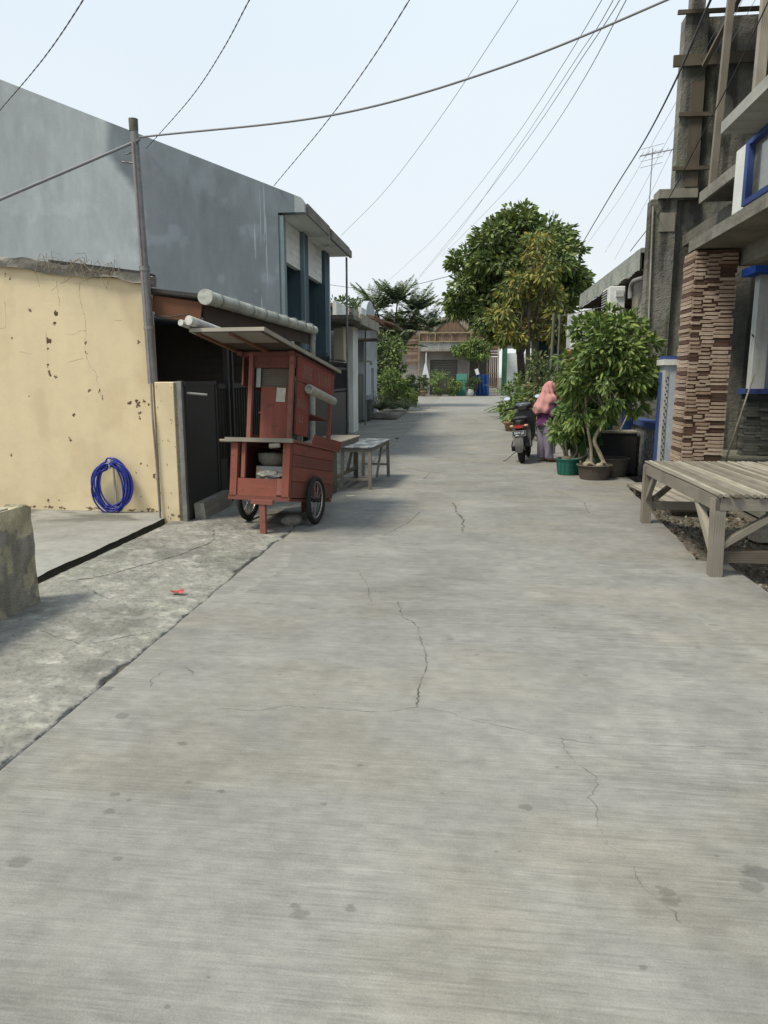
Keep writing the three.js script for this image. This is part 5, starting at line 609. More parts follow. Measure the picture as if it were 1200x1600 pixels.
{ // feathery tree, left
  const z = -33.5, y = gy(z), t = thing('feathery_tree', 'tall feathery tree with long upright fronds beyond the white houses', 'tree', [-3.5, y, z]);
  obj('trunk', [taper([V(0, -0.05, 0), V(0.1, 1.5, 0), V(0, 3.2, 0)], 0.1, 0.06, 8), taper([V(0, 2.6, 0), V(-0.5, 3.4, 0), V(-0.9, 4.4, 0.1)], 0.05, 0.03, 6), taper([V(0, 2.8, 0), V(0.5, 3.5, 0), V(0.9, 4.1, 0)], 0.05, 0.03, 6), taper([V(0, 3, 0), V(0.05, 4, 0), V(0.1, 4.6, 0)], 0.05, 0.03, 6)], m.bark, t);
  const lv = new Leaves(), wd2 = []; for (const [q, n] of [[V(-0.9, 4.3, 0.1), 26], [V(0.9, 4.1, 0), 28], [V(0.1, 4.5, 0), 28], [V(0, 3.2, 0), 22], [V(-0.4, 3.2, 0), 18], [V(0.5, 3.3, 0), 20], [V(1.5, 3.4, 0.1), 22], [V(-1.3, 3.6, 0), 18], [V(0.3, 2.6, 0.4), 22], [V(-0.6, 2.5, 0.4), 20]]) for (let i = 0; i < n; i++) { const a = R() * 6.28, up = rr(0.3, 2.2); frond(lv, wd2, q, V(Math.cos(a), up, Math.sin(a)), rr(0.9, 1.6), rr(0.2, 0.8), 26, 0.27, 0.13, PAL.feather, 0.009); }
  obj('branches', wd2, m.bark, t); obj('crown', lv.geo(), m.leafThin, t);
}
function bush(name, label, x, z, h, rx, rz, n, per, L, W, pal, group, o = {}) { const y = o.y ?? gy(z), t = thing(name, label, o.cat || 'shrub', [x, y, z], 0, group); const c = V(0, h * 0.56, 0), cl = crownClumps(c, rx, h * 0.42, rz, n, o.cr || Math.min(rx, h) * 0.3, o.shell ?? 0.25); obj('stems', limbs([V(0, 0, 0), V(rx * 0.15, 0, 0), V(-rx * 0.15, 0, 0)], cl, o.sr || 0.012), o.bark || m.bark, t); obj('foliage', foliage(cl, per, L, W, pal, o.droop ?? 0.2), m.leaf, t); return t; }
function fernBush(name, label, x, z, n, len, ll, lw, pal, up, y0 = 0.05, group, pairs = 16) { const t = thing(name, label, 'plant', [x, gy(z) + y0, z], 0, group), lv = new Leaves(), w = []; for (let i = 0; i < n; i++) { const a = R() * 6.283; frond(lv, w, V(0.05 * Math.cos(a), 0, 0.05 * Math.sin(a)), V(Math.cos(a), up * rr(0.5, 1.4), Math.sin(a)), len * rr(0.6, 1.15), rr(0.7, 1.6), pairs, ll, lw, pal); } obj('stems', w, m.bark, t); obj('fronds', lv.geo(), m.leaf, t); return t; }
// left row of plants
bush('vine_shrub', 'dark vine covered shrub at the foot of the feathery tree', -3.75, -31.6, 3.3, 0.9, 0.8, 76, 46, 0.16, 0.08, [...PAL.dark, ...PAL.shrub], undefined, { cr: 0.32 });
bush('vine_shrub', 'lighter leafy climber hanging beside the arched house', -3.3, -30.4, 1.7, 0.55, 0.6, 36, 40, 0.14, 0.065, PAL.light, undefined, { cr: 0.26 });
bush('round_shrub', 'dark leafy potted shrub behind the black pot', -3.05, -34.8, 1.5, 0.5, 0.5, 24, 40, 0.14, 0.07, PAL.dark);
fernBush('fern_plant', 'bright green arching fern clump behind the grey bin', -3.25, -26.2, 42, 1.1, 0.16, 0.03, PAL.fern, 1.6, 0.25);
fernBush('fern_plant', 'spreading fern clump between the bin and black pot', -2.95, -28.4, 36, 0.95, 0.15, 0.03, PAL.fern, 1.3, 0.2);
bush('low_shrub', 'low leafy plants spilling onto the road past the ferns', -2.75, -30.6, 0.9, 0.45, 0.7, 24, 34, 0.12, 0.06, PAL.shrub);
{ const t = thing('waste_bin', 'tall grey green plastic bin standing by the ferns', 'bin', [-3.62, gy(-24.8), -24.8]); obj('tub', lathe([[0.001, 0], [0.21, 0], [0.225, 0.02], [0.29, 0.66], [0.31, 0.66], [0.31, 0.7], [0.28, 0.7], [0.26, 0.62], [0.2, 0.04], [0.001, 0.04]]), m.binGrey, t); obj('rim_band', tor(0.3, 0.014).rotateX(Math.PI / 2).translate(0, 0.69, 0), m.binGrey, t); }
{ const t = thing('plant_pot', 'large black plastic pot at the road edge', 'pot', [-2.85, gy(-34), -34]); obj('tub', lathe([[0.001, 0], [0.3, 0], [0.38, 0.56], [0.4, 0.56], [0.4, 0.6], [0.36, 0.6], [0.35, 0.54], [0.001, 0.54]]), m.potBlack, t); obj('soil', cyl(0.34, 0.34, 0.04, 0, 0.545, 0), m.soil, t); }
tag(obj('concrete_ledge', [rbox(0.9, 0.14, 4.2, 0.02, -3.05, gy(-27.5) + 0.06, -27.5)], m.conc), 'low concrete planting ledge under the ferns', 'ledge');
tag(obj('driveway_mound', (() => { const g = new THREE.SphereGeometry(1, 24, 12, 0, Math.PI * 2, 0, Math.PI / 2), p = g.attributes.position; for (let i = 0; i < p.count; i++) { p.setXYZ(i, p.getX(i) * 0.8, p.getY(i) * 0.11 - 0.02, p.getZ(i) * 2.2); } g.computeVertexNormals(); return metric(g).translate(-2.55, 0.02, -17.5); })(), m.conc), 'low concrete driveway hump in front of the black gate', 'ramp');
// plants before the end house
for (const [x, z, h, r, lab, pal] of [[-2.0, -45.0, 1.5, 0.7, 'bushy potted plant in front of the roller shutter', PAL.light], [-1.2, -45.1, 1.0, 0.5, 'low green plant beside the mint green board', PAL.shrub], [-3.1, -45.2, 1.2, 0.45, 'spindly potted plant under the balcony corner', PAL.dark], [0.0, -45.0, 1.3, 0.4, 'narrow plant between green board and blue tarpaulin', PAL.dark]]) bush('yard_plant', lab, x, z, h, r, r * 0.8, 22, 36, 0.14, 0.06, pal, 'plants before the end house', { cat: 'plant' });
{ const t = thing('clay_pot', 'small pale clay pot under the balcony corner', 'pot', [-2.95, gy(-44.6), -44.6]); obj('tub', lathe([[0.001, 0], [0.12, 0], [0.17, 0.26], [0.2, 0.26], [0.2, 0.32], [0.16, 0.32], [0.001, 0.3]], 16), m.clay, t); }
{ const t = thing('white_pot', 'white patterned jar at the foot of the narrow plant', 'pot', [-0.15, gy(-44.7), -44.7]); obj('tub', lathe([[0.001, 0], [0.12, 0], [0.2, 0.2], [0.14, 0.38], [0.16, 0.42], [0.001, 0.4]], 16), m.tileWhite, t); }
{ const t = thing('hanging_vine', 'leafy climber hanging from the balcony over the dark doorway', 'plant', [0.05, gy(-45.6) + 2.6, -45.7]); const cl = crownClumps(V(-0.15, 0.2, 0), 1.15, 0.55, 0.35, 44, 0.3, 0.2); cl.forEach(c => c.p.y -= 0.35 * c.p.x * c.p.x * 0.3); obj('stems', [...limbs([V(0, 0.5, 0), V(0.7, 0.4, 0)], cl, 0.012, 2), bar(V(0.3, -2.6, -0.2), V(0.2, 0.4, -0.1), 0.025)], m.bark, t); obj('foliage', foliage(cl, 50, 0.15, 0.09, PAL.shrub, 0.4), m.leaf, t); }
// background trees
for (const [x, z, y, rx, ry, lab] of [[-1.8, -58, 4.4, 3.2, 1.5, 'green treetop showing above the tiled roof'], [14.5, -62, 7.4, 2.6, 1.4, 'small distant treetop above the sheet roof edge'], [-9.5, -55, 5.4, 2.0, 1.2, 'distant treetop behind the low white house']]) { const t = thing('distant_tree', lab, 'tree', [x, 0.35, z], 0, 'distant treetops'); const cl = crownClumps(V(0, y, 0), rx, ry, 2, 60, 0.7, 0.3); obj('trunk', taper([V(0, -0.1, 0), V(0.1, y * 0.5, 0), V(0, y, 0)], 0.16, 0.08, 8), m.bark, t); obj('branches', limbs([V(0, y * 0.7, 0)], cl, 0.04, 2), m.bark, t); obj('crown', foliage(cl, 40, 0.35, 0.16, PAL.dark, 0.3), m.leaf, t); }
// right row: shrubs along the road
bush('variegated_shrub', 'pale variegated shrub growing behind the motor scooter', 1.72, -18.6, 2.2, 0.58, 0.6, 56, 44, 0.12, 0.05, PAL.vari, undefined, { cr: 0.22 });
fernBush('fern_palm', 'broad dark green palm clump at the road bend', 1.95, -26.4, 60, 1.7, 0.34, 0.05, PAL.fern, 1.3, 0.05, undefined, 20);
bush('hedge_shrub', 'dense dark hedge shrub under the round tree', 2.15, -22.8, 2.1, 0.75, 0.9, 56, 40, 0.13, 0.06, PAL.dark, undefined, { cr: 0.28 });
bush('kerb_shrub', 'bright leafy shrub close behind the motor scooter', 1.45, -19.9, 1.25, 0.42, 0.5, 32, 36, 0.12, 0.05, PAL.light); bush('kerb_shrub', 'mid green rounded shrub under the yellowing tree', 1.6, -24.2, 1.7, 0.55, 0.7, 40, 38, 0.13, 0.055, PAL.shrub);
bush('broadleaf_plant', 'pale green broadleaf seedlings in pots beside the scooter', 1.15, -21.4, 0.9, 0.35, 0.4, 14, 20, 0.2, 0.07, PAL.light, undefined, { cat: 'plant' });
bush('roadside_plant', 'low mixed potted greenery along the far kerb', 1.25, -24.5, 0.75, 0.4, 0.8, 22, 26, 0.13, 0.05, PAL.shrub, undefined, { cat: 'plant' });
for (const [x, z, lab] of [[1.05, -21.2, 'terracotta pot nearest the scooter mirror'], [1.12, -22.4, 'terracotta pot second behind the scooter'], [1.4, -21.0, 'terracotta pot close to the variegated shrub']]) { const t = thing('kerb_pot', lab, 'pot', [x, gy(z), z], 0, 'pots along the kerb'); obj('tub', lathe([[0.001, 0], [0.12, 0], [0.17, 0.22], [0.19, 0.22], [0.19, 0.27], [0.16, 0.27], [0.001, 0.25]], 18), m.clay, t); }
bush('croton_shrub', 'orange and yellow croton behind the green leafy potted shrub', 2.02, -15.0, 2.35, 0.34, 0.4, 30, 34, 0.15, 0.045, PAL.croton, undefined, { cr: 0.2 });
// potted plants in the foreground right
const basin = (t, a, b, h, mat, sx = 1) => obj('tub', lathe([[0.001, 0], [a, 0], [a + 0.01, 0.01], [b, h - 0.02], [b + 0.018, h - 0.018], [b + 0.018, h], [b - 0.012, h], [b - 0.02, h - 0.04], [0.001, h - 0.05]], 32).scale(sx, 1, 1), mat, t);
{
  const t = thing('large_basin', 'wide brown plastic basin holding the tall potted shrub', 'basin', [1.93, 0, -11.95]); basin(t, 0.2, 0.25, 0.23, m.potBrown, 1.05); obj('soil', cyl(0.225, 0.225, 0.03, 0, 0.185, 0, 0, 0, 0, 20), m.soil, t);
  const p = thing('potted_shrub', 'tall leafy green shrub with bare twisting stems in the brown basin', 'shrub', [1.93, 0.2, -11.95]);
  const cl = crownClumps(V(0.14, 1.82, 0), 0.44, 0.52, 0.42, 48, 0.2, 0.35); cl.push(...crownClumps(V(0.42, 1.55, 0.05), 0.36, 0.34, 0.35, 20, 0.18, 0.3), ...crownClumps(V(-0.3, 1.35, 0), 0.22, 0.28, 0.3, 12, 0.16, 0.3), ...crownClumps(V(0.1, 1.32, -0.1), 0.58, 0.24, 0.35, 24, 0.18, 0.3), ...crownClumps(V(0.75, 1.32, 0), 0.16, 0.2, 0.2, 7, 0.13, 0.3), ...crownClumps(V(0.12, 1.55, 0), 0.74, 0.85, 0.5, 30, 0.1, 0.85), ...crownClumps(V(-0.3, 0.95, -0.15), 0.22, 0.35, 0.2, 12, 0.13, 0.2), ...crownClumps(V(0.42, 1.05, -0.15), 0.22, 0.22, 0.2, 9, 0.13, 0.2));
  obj('stem', taper([V(0.16, 0, 0.05), V(0.06, 0.22, 0.02), V(-0.02, 0.4, 0), V(0.08, 0.7, 0), V(0.1, 1.1, 0), V(0.02, 1.7, 0)], 0.036, 0.014, 8), m.barkPale, p); obj('stem', taper([V(-0.04, 0, 0), V(-0.07, 0.3, 0), V(-0.14, 0.62, 0.03), V(-0.2, 1.1, 0), V(-0.3, 1.5, 0)], 0.028, 0.01, 8), m.barkPale, p); obj('stem', taper([V(0.1, 0.9, 0), V(0.0, 1.1, 0.05), V(-0.06, 1.35, 0.04)], 0.016, 0.008, 6), m.barkPale, p);
  obj('roots', [tube([V(0.02, -0.01, 0.1), V(-0.1, 0.06, 0.12), V(-0.17, -0.01, 0.1)], 0.03, 6), tube([V(0.05, 0.02, 0.1), V(0.12, 0.07, 0.08), V(0.2, -0.01, 0.06)], 0.026, 6), ball(0.07, -0.1, 0.03, 0.03, 1.3, 0.8, 1), ball(0.055, 0.06, 0.02, 0.12, 1.2, 0.9, 1)], m.barkPale, p);
  obj('twigs', limbs([V(0.08, 0.9, 0), V(0.05, 1.4, 0), V(-0.25, 1.3, 0), V(0.02, 1.65, 0)], cl, 0.006), m.barkPale, p); obj('foliage', foliage(cl, 42, 0.135, 0.05, PAL.shrub, 0.3), m.leaf, p);
}
{
  const t = thing('second_basin', 'brown basin standing just behind the wide basin', 'basin', [2.28, 0, -12.35]); basin(t, 0.2, 0.26, 0.3, m.potBrown); obj('soil', cyl(0.23, 0.23, 0.03, 0, 0.25, 0), m.soil, t);
  const q = thing('green_pot', 'ribbed green plastic pot at the feet of the potted plants', 'pot', [1.58, 0, -12.45]); basin(q, 0.15, 0.185, 0.27, m.greenPlastic); for (let k = 0; k < 14; k++) { const a = k / 14 * Math.PI * 2; obj('rib', box(0.016, 0.2, 0.012, 0.172 * Math.sin(a), 0.12, 0.172 * Math.cos(a), 0.13, a, 0), m.greenPlastic, q); } obj('soil', cyl(0.165, 0.165, 0.03, 0, 0.225, 0), m.soil, q);
  const a = thing('flowering_plant', 'swollen stemmed plant with one red flower in the green pot', 'plant', [1.58, 0.23, -12.45]);
  obj('stems', [ball(0.06, -0.04, 0.03, 0.04, 1.3, 0.9, 1), ball(0.05, 0.06, 0.03, 0.02, 1.2, 1, 1), taper([V(0, 0, 0), V(-0.05, 0.25, 0), V(-0.1, 0.55, 0)], 0.03, 0.012, 6), taper([V(0.05, 0, 0), V(0.13, 0.16, 0.05), V(0.1, 0.32, 0.05)], 0.022, 0.01, 6), taper([V(-0.04, 0.02, 0), V(-0.1, 0.2, 0.06), V(-0.22, 0.36, 0.05)], 0.02, 0.008, 6), taper([V(0.05, 0.03, 0.05), V(0.2, 0.06, 0.1), V(0.3, 0.13, 0.1)], 0.016, 0.008, 6)], m.barkPale, a);
  const cl = crownClumps(V(-0.05, 0.5, 0.03), 0.24, 0.18, 0.2, 18, 0.12, 0.2); cl.push(...crownClumps(V(0.05, 0.75, -0.1), 0.24, 0.25, 0.2, 16, 0.14, 0.2)); obj('foliage', foliage(cl, 24, 0.11, 0.045, PAL.light, 0.1), m.leaf, a);
  const fl = []; for (let k = 0; k < 5; k++) { const an = k / 5 * 6.283; fl.push(ball(0.028, 0.17 + 0.03 * Math.cos(an), 0.55 + 0.03 * Math.sin(an), 0.12, 1, 1, 0.35, 8)); } obj('flower', fl, m.petal, a);
  const b = thing('broadleaf_shrub', 'bright broad leaved plant between the person and the tall shrub', 'shrub', [1.72, 0, -12.75]); const c2 = crownClumps(V(0.06, 1.05, 0), 0.3, 0.6, 0.28, 28, 0.15, 0.3); obj('stems', limbs([V(0, 0, 0), V(0.05, 0.4, 0)], c2, 0.01), m.barkPale, b); obj('foliage', foliage(c2, 11, 0.24, 0.16, [[0.06, 0.17, 0.03], [0.08, 0.2, 0.04], [0.05, 0.14, 0.03]], 0.5), m.leaf, b);
  const c = thing('leafy_filler', 'mixed yellow green plant behind the broad leaved plant', 'shrub', [1.98, 0, -13.6]); const c3 = crownClumps(V(0.05, 1.2, 0), 0.4, 0.65, 0.3, 40, 0.17, 0.3); obj('stems', limbs([V(0, 0, 0), V(0.05, 0.6, 0)], c3, 0.009), m.bark, c); obj('foliage', foliage(c3, 30, 0.12, 0.05, [...PAL.shrub, ...PAL.vari], 0.3), m.leaf, c);
}
{ const t = thing('black_planter_box', 'black box planter with pale rim beside the gate pillar', 'planter', [2.5, -0.08, -13.35]); obj('box', box(0.62, 0.7, 0.4, 0, 0.37, 0), m.potBlack, t); obj('rim', [box(0.66, 0.03, 0.44, 0, 0.735, 0)], m.concLight, t);
  const d = thing('ribbed_drum', 'teal ribbed plastic drum behind the black planter box', 'drum', [2.42, 0, -14.3]); obj('drum_body', lathe(Array.from({ length: 30 }, (_, i) => [0.17, i * 0.045]).concat([[0.001, 1.32]]), 20), m.tealPlastic, d); for (let k = 0; k < 16; k++) { const a = k / 16 * 6.283; obj('rib', box(0.02, 1.3, 0.012, 0.174 * Math.sin(a), 0.66, 0.174 * Math.cos(a), 0, a, 0), m.tealPlastic, d); }
  tag(obj('white_bag', (() => { const g = new THREE.IcosahedronGeometry(0.16, 3), p = g.attributes.position; for (let i = 0; i < p.count; i++) { const k = 0.7 + 0.6 * vn(p.getX(i) * 20 + 9, p.getY(i) * 20 + p.getZ(i) * 17, 5); p.setXYZ(i, p.getX(i) * k, p.getY(i) * k * 1.2, p.getZ(i) * k); } g.computeVertexNormals(); return metric(g).translate(2.7, 1.25, -14.05); })(), m.cloth), 'crumpled white bag hanging by the gate pillar', 'bag');
  tag(obj('blue_cloth', [box(0.14, 0.5, 0.06, 2.72, 0.92, -13.6, 0.05, 0.3, 0.06)], m.tarp), 'strip of blue cloth above the black planter box', 'cloth');
  tag(obj('broom_stick', bar(V(2.55, 0.68, -13.3), V(2.9, 1.2, -13.85), 0.012), m.woodPale), 'pale stick slanting above the black planter box', 'stick'); }
// ---------- motor scooter ----------
function loft(secs, n = 18) { // sections: [z, cx, cy, halfWidth, halfHeight, squareness]
  const P = [], I = []; secs.forEach(([z, cx, cy, w, h, q = 2.6]) => { for (let i = 0; i < n; i++) { const a = i / n * Math.PI * 2, c = Math.cos(a), s = Math.sin(a); P.push(cx + w * Math.sign(c) * Math.pow(Math.abs(c), 2 / q), cy + h * Math.sign(s) * Math.pow(Math.abs(s), 2 / q), z); } });
  const k = secs.length; for (let r = 0; r + 1 < k; r++) for (let i = 0; i < n; i++) { const a = r * n + i, b = r * n + (i + 1) % n; I.push(a, b, a + n, b, b + n, a + n); }
  for (const r of [0, k - 1]) { const c = P.length / 3; P.push(secs[r][1], secs[r][2], secs[r][0]); for (let i = 0; i < n; i++) I.push(c, r * n + i, r * n + (i + 1) % n); }
  const g = new THREE.BufferGeometry(); g.setAttribute('position', new THREE.Float32BufferAttribute(P, 3)); g.setAttribute('uv', new THREE.Float32BufferAttribute(new Float32Array(P.length / 3 * 2), 2)); g.setIndex(I); g.computeVertexNormals(); return metric(toCreasedNormals(g, 0.9));
}
{
  const t = thing('motor_scooter', 'black motor scooter parked leaning on its stand beside the person', 'scooter', [0.94, 0, -14.05], THREE.MathUtils.degToRad(-9)); t.rotation.order = 'YXZ'; t.rotation.z = 0.1;
  const wheel = z => { const w = obj('wheel', [tor(0.225, 0.055, 12, 36).rotateY(Math.PI / 2).translate(0, 0.28, z)], m.rubber, t); const sp = [tor(0.17, 0.02, 8, 30).rotateY(Math.PI / 2).translate(0, 0.28, z)]; for (let k = 0; k < 5; k++) { const a = k / 5 * 6.283; sp.push(beam(V(0, 0.28, z), V(0, 0.28 + 0.17 * Math.sin(a), z + 0.17 * Math.cos(a)), 0.03)); } obj('rim', sp, m.plasticBlack, w); obj('hub', bar(V(-0.07, 0.28, z), V(0.07, 0.28, z), 0.05, 0.05, 14), m.steel, w); };
  wheel(-0.02); wheel(-1.27);
  const body = obj('rear_body', loft([[0.16, 0, 0.76, 0.035, 0.03], [0.1, 0, 0.72, 0.1, 0.09], [-0.05, 0, 0.68, 0.14, 0.13], [-0.35, 0, 0.6, 0.165, 0.17], [-0.62, 0, 0.5, 0.15, 0.16], [-0.72, 0, 0.4, 0.13, 0.12]]), m.gloss, t);
  obj('grab_rail', tube([V(-0.13, 0.76, -0.2), V(-0.13, 0.82, 0.05), V(0, 0.84, 0.16), V(0.13, 0.82, 0.05), V(0.13, 0.76, -0.2)], 0.014, 6, 20), m.plasticBlack, body);
  const tlp = obj('tail_light', loft([[0.14, 0, 0.69, 0.09, 0.035, 3], [0.185, 0, 0.69, 0.08, 0.03, 3]]), m.redLight, t);
  obj('turn_signal', ball(0.035, -0.13, 0.7, 0.12, 1.2, 0.7, 0.8), m.amber, t); obj('turn_signal', ball(0.035, 0.13, 0.7, 0.12, 1.2, 0.7, 0.8), m.amber, t);
  { const c = document.createElement('canvas'); c.width = 256; c.height = 110; const x = c.getContext('2d'); x.fillStyle = '#15161a'; x.fillRect(0, 0, 256, 110); x.strokeStyle = '#9aa0a0'; x.lineWidth = 5; x.strokeRect(5, 5, 246, 100); x.fillStyle = '#c2c9cb'; x.font = 'bold 58px sans-serif'; x.textAlign = 'center'; x.textBaseline = 'middle'; x.fillText('3471 JZ', 128, 46, 220); x.fillRect(60, 82, 60, 12); const q = new THREE.CanvasTexture(c); q.colorSpace = THREE.SRGBColorSpace; const g = new THREE.BoxGeometry(0.25, 0.11, 0.006); g.rotateX(-0.25); g.translate(0.0, 0.565, 0.2); const pm = new THREE.MeshStandardMaterial({ map: q, roughness: 0.5 }); const o = new THREE.Mesh(g, [m.plasticBlack, m.plasticBlack, m.plasticBlack, m.plasticBlack, pm, m.plasticBlack]); o.name = 'number_plate'; o.castShadow = o.receiveShadow = true; t.add(o); }
  obj('rear_fender', loft([[0.2, 0, 0.48, 0.075, 0.02], [0.27, 0, 0.4, 0.08, 0.018], [0.3, 0, 0.3, 0.075, 0.016], [0.302, 0, 0.23, 0.055, 0.012]]), M([0.1, 0.1, 0.1], { roughness: 0.6, map: T.rough }), t);
  obj('fender_bracket', [beam(V(0, 0.66, 0.1), V(0, 0.5, 0.2), 0.12, 0.03)], m.plasticBlack, t);
  obj('seat', loft([[0.08, 0, 0.8, 0.1, 0.03], [-0.1, 0, 0.815, 0.135, 0.055], [-0.4, 0, 0.8, 0.14, 0.06], [-0.62, 0, 0.76, 0.11, 0.05], [-0.72, 0, 0.72, 0.08, 0.03]]), m.seatBlack, t);
  obj('floorboard', rbox(0.26, 0.06, 0.42, 0.02, 0, 0.32, -0.88), m.plasticBlack, t); obj('leg_shield', loft([[-1.02, 0, 0.62, 0.2, 0.33, 3], [-1.08, 0, 0.66, 0.21, 0.34, 3], [-1.18, 0, 0.68, 0.13, 0.26, 2.4]]), m.gloss, t);
  obj('handlebar_cowl', loft([[-0.82, 0.0, 1.0, 0.07, 0.04], [-0.9, 0, 1.02, 0.16, 0.07], [-1.02, 0, 1.03, 0.17, 0.08], [-1.14, 0, 1.0, 0.08, 0.05]]), m.gloss, t); obj('dashboard', loft([[-0.84, 0, 1.045, 0.06, 0.02], [-0.95, 0, 1.085, 0.085, 0.022], [-1.0, 0, 1.09, 0.06, 0.015]]), m.darkGlass, t);
  for (const s of [-1, 1]) { obj('grip', bar(V(s * 0.15, 1.0, -0.95), V(s * 0.36, 0.98, -0.86), 0.02, 0.018), m.rubber, t); obj('brake_lever', bar(V(s * 0.17, 0.99, -1.0), V(s * 0.34, 0.97, -0.94), 0.007), m.steel, t); }
  const mir = (s) => { const g = obj('mirror', loft([[0, 0, 0, 0.06, 0.035, 2.4], [-0.03, 0, 0, 0.05, 0.03, 2.4]]).rotateX(-0.5).translate(s * 0.3, 1.2, -0.92), m.mirror, t); obj('mirror_stem', bar(V(s * 0.2, 1.02, -0.95), V(s * 0.3, 1.19, -0.94), 0.007), m.plasticBlack, g); }; mir(-1); mir(1);
  obj('front_fender', loft([[-1.0, 0, 0.5, 0.05, 0.03], [-1.15, 0, 0.58, 0.08, 0.03], [-1.35, 0, 0.57, 0.08, 0.03], [-1.5, 0, 0.48, 0.06, 0.02]]), m.gloss, t); obj('fork', [bar(V(-0.07, 0.28, -1.27), V(-0.06, 0.75, -1.12), 0.02), bar(V(0.07, 0.28, -1.27), V(0.06, 0.75, -1.12), 0.02)], m.steel, t);
  obj('muffler', [bar(V(0.13, 0.36, 0.12), V(0.14, 0.3, -0.36), 0.055, 0.045, 14), bar(V(0.13, 0.36, 0.13), V(0.13, 0.362, 0.145), 0.035, 0.035, 12)], m.plasticBlack, t); obj('heat_guard', loft([[0.08, 0.185, 0.37, 0.01, 0.05], [-0.2, 0.19, 0.33, 0.01, 0.05]]), m.chrome, t);
  obj('engine', [rbox(0.16, 0.2, 0.42, 0.04, -0.09, 0.33, -0.26), cyl(0.08, 0.08, 0.06, -0.15, 0.3, -0.1, 0, 0, Math.PI / 2)], m.plasticBlack, t); obj('shock', bar(V(-0.12, 0.32, 0.02), V(-0.11, 0.62, -0.1), 0.025), m.steel, t);
  obj('side_stand', [bar(V(-0.1, 0.22, -0.35), V(-0.3, 0.075, -0.22), 0.012), bar(V(-0.3, 0.075, -0.22), V(-0.38, 0.045, -0.2), 0.016)], m.steel, t); obj('foot_peg', [bar(V(-0.1, 0.3, -0.35), V(-0.22, 0.3, -0.33), 0.014)], m.plasticBlack, t);
}
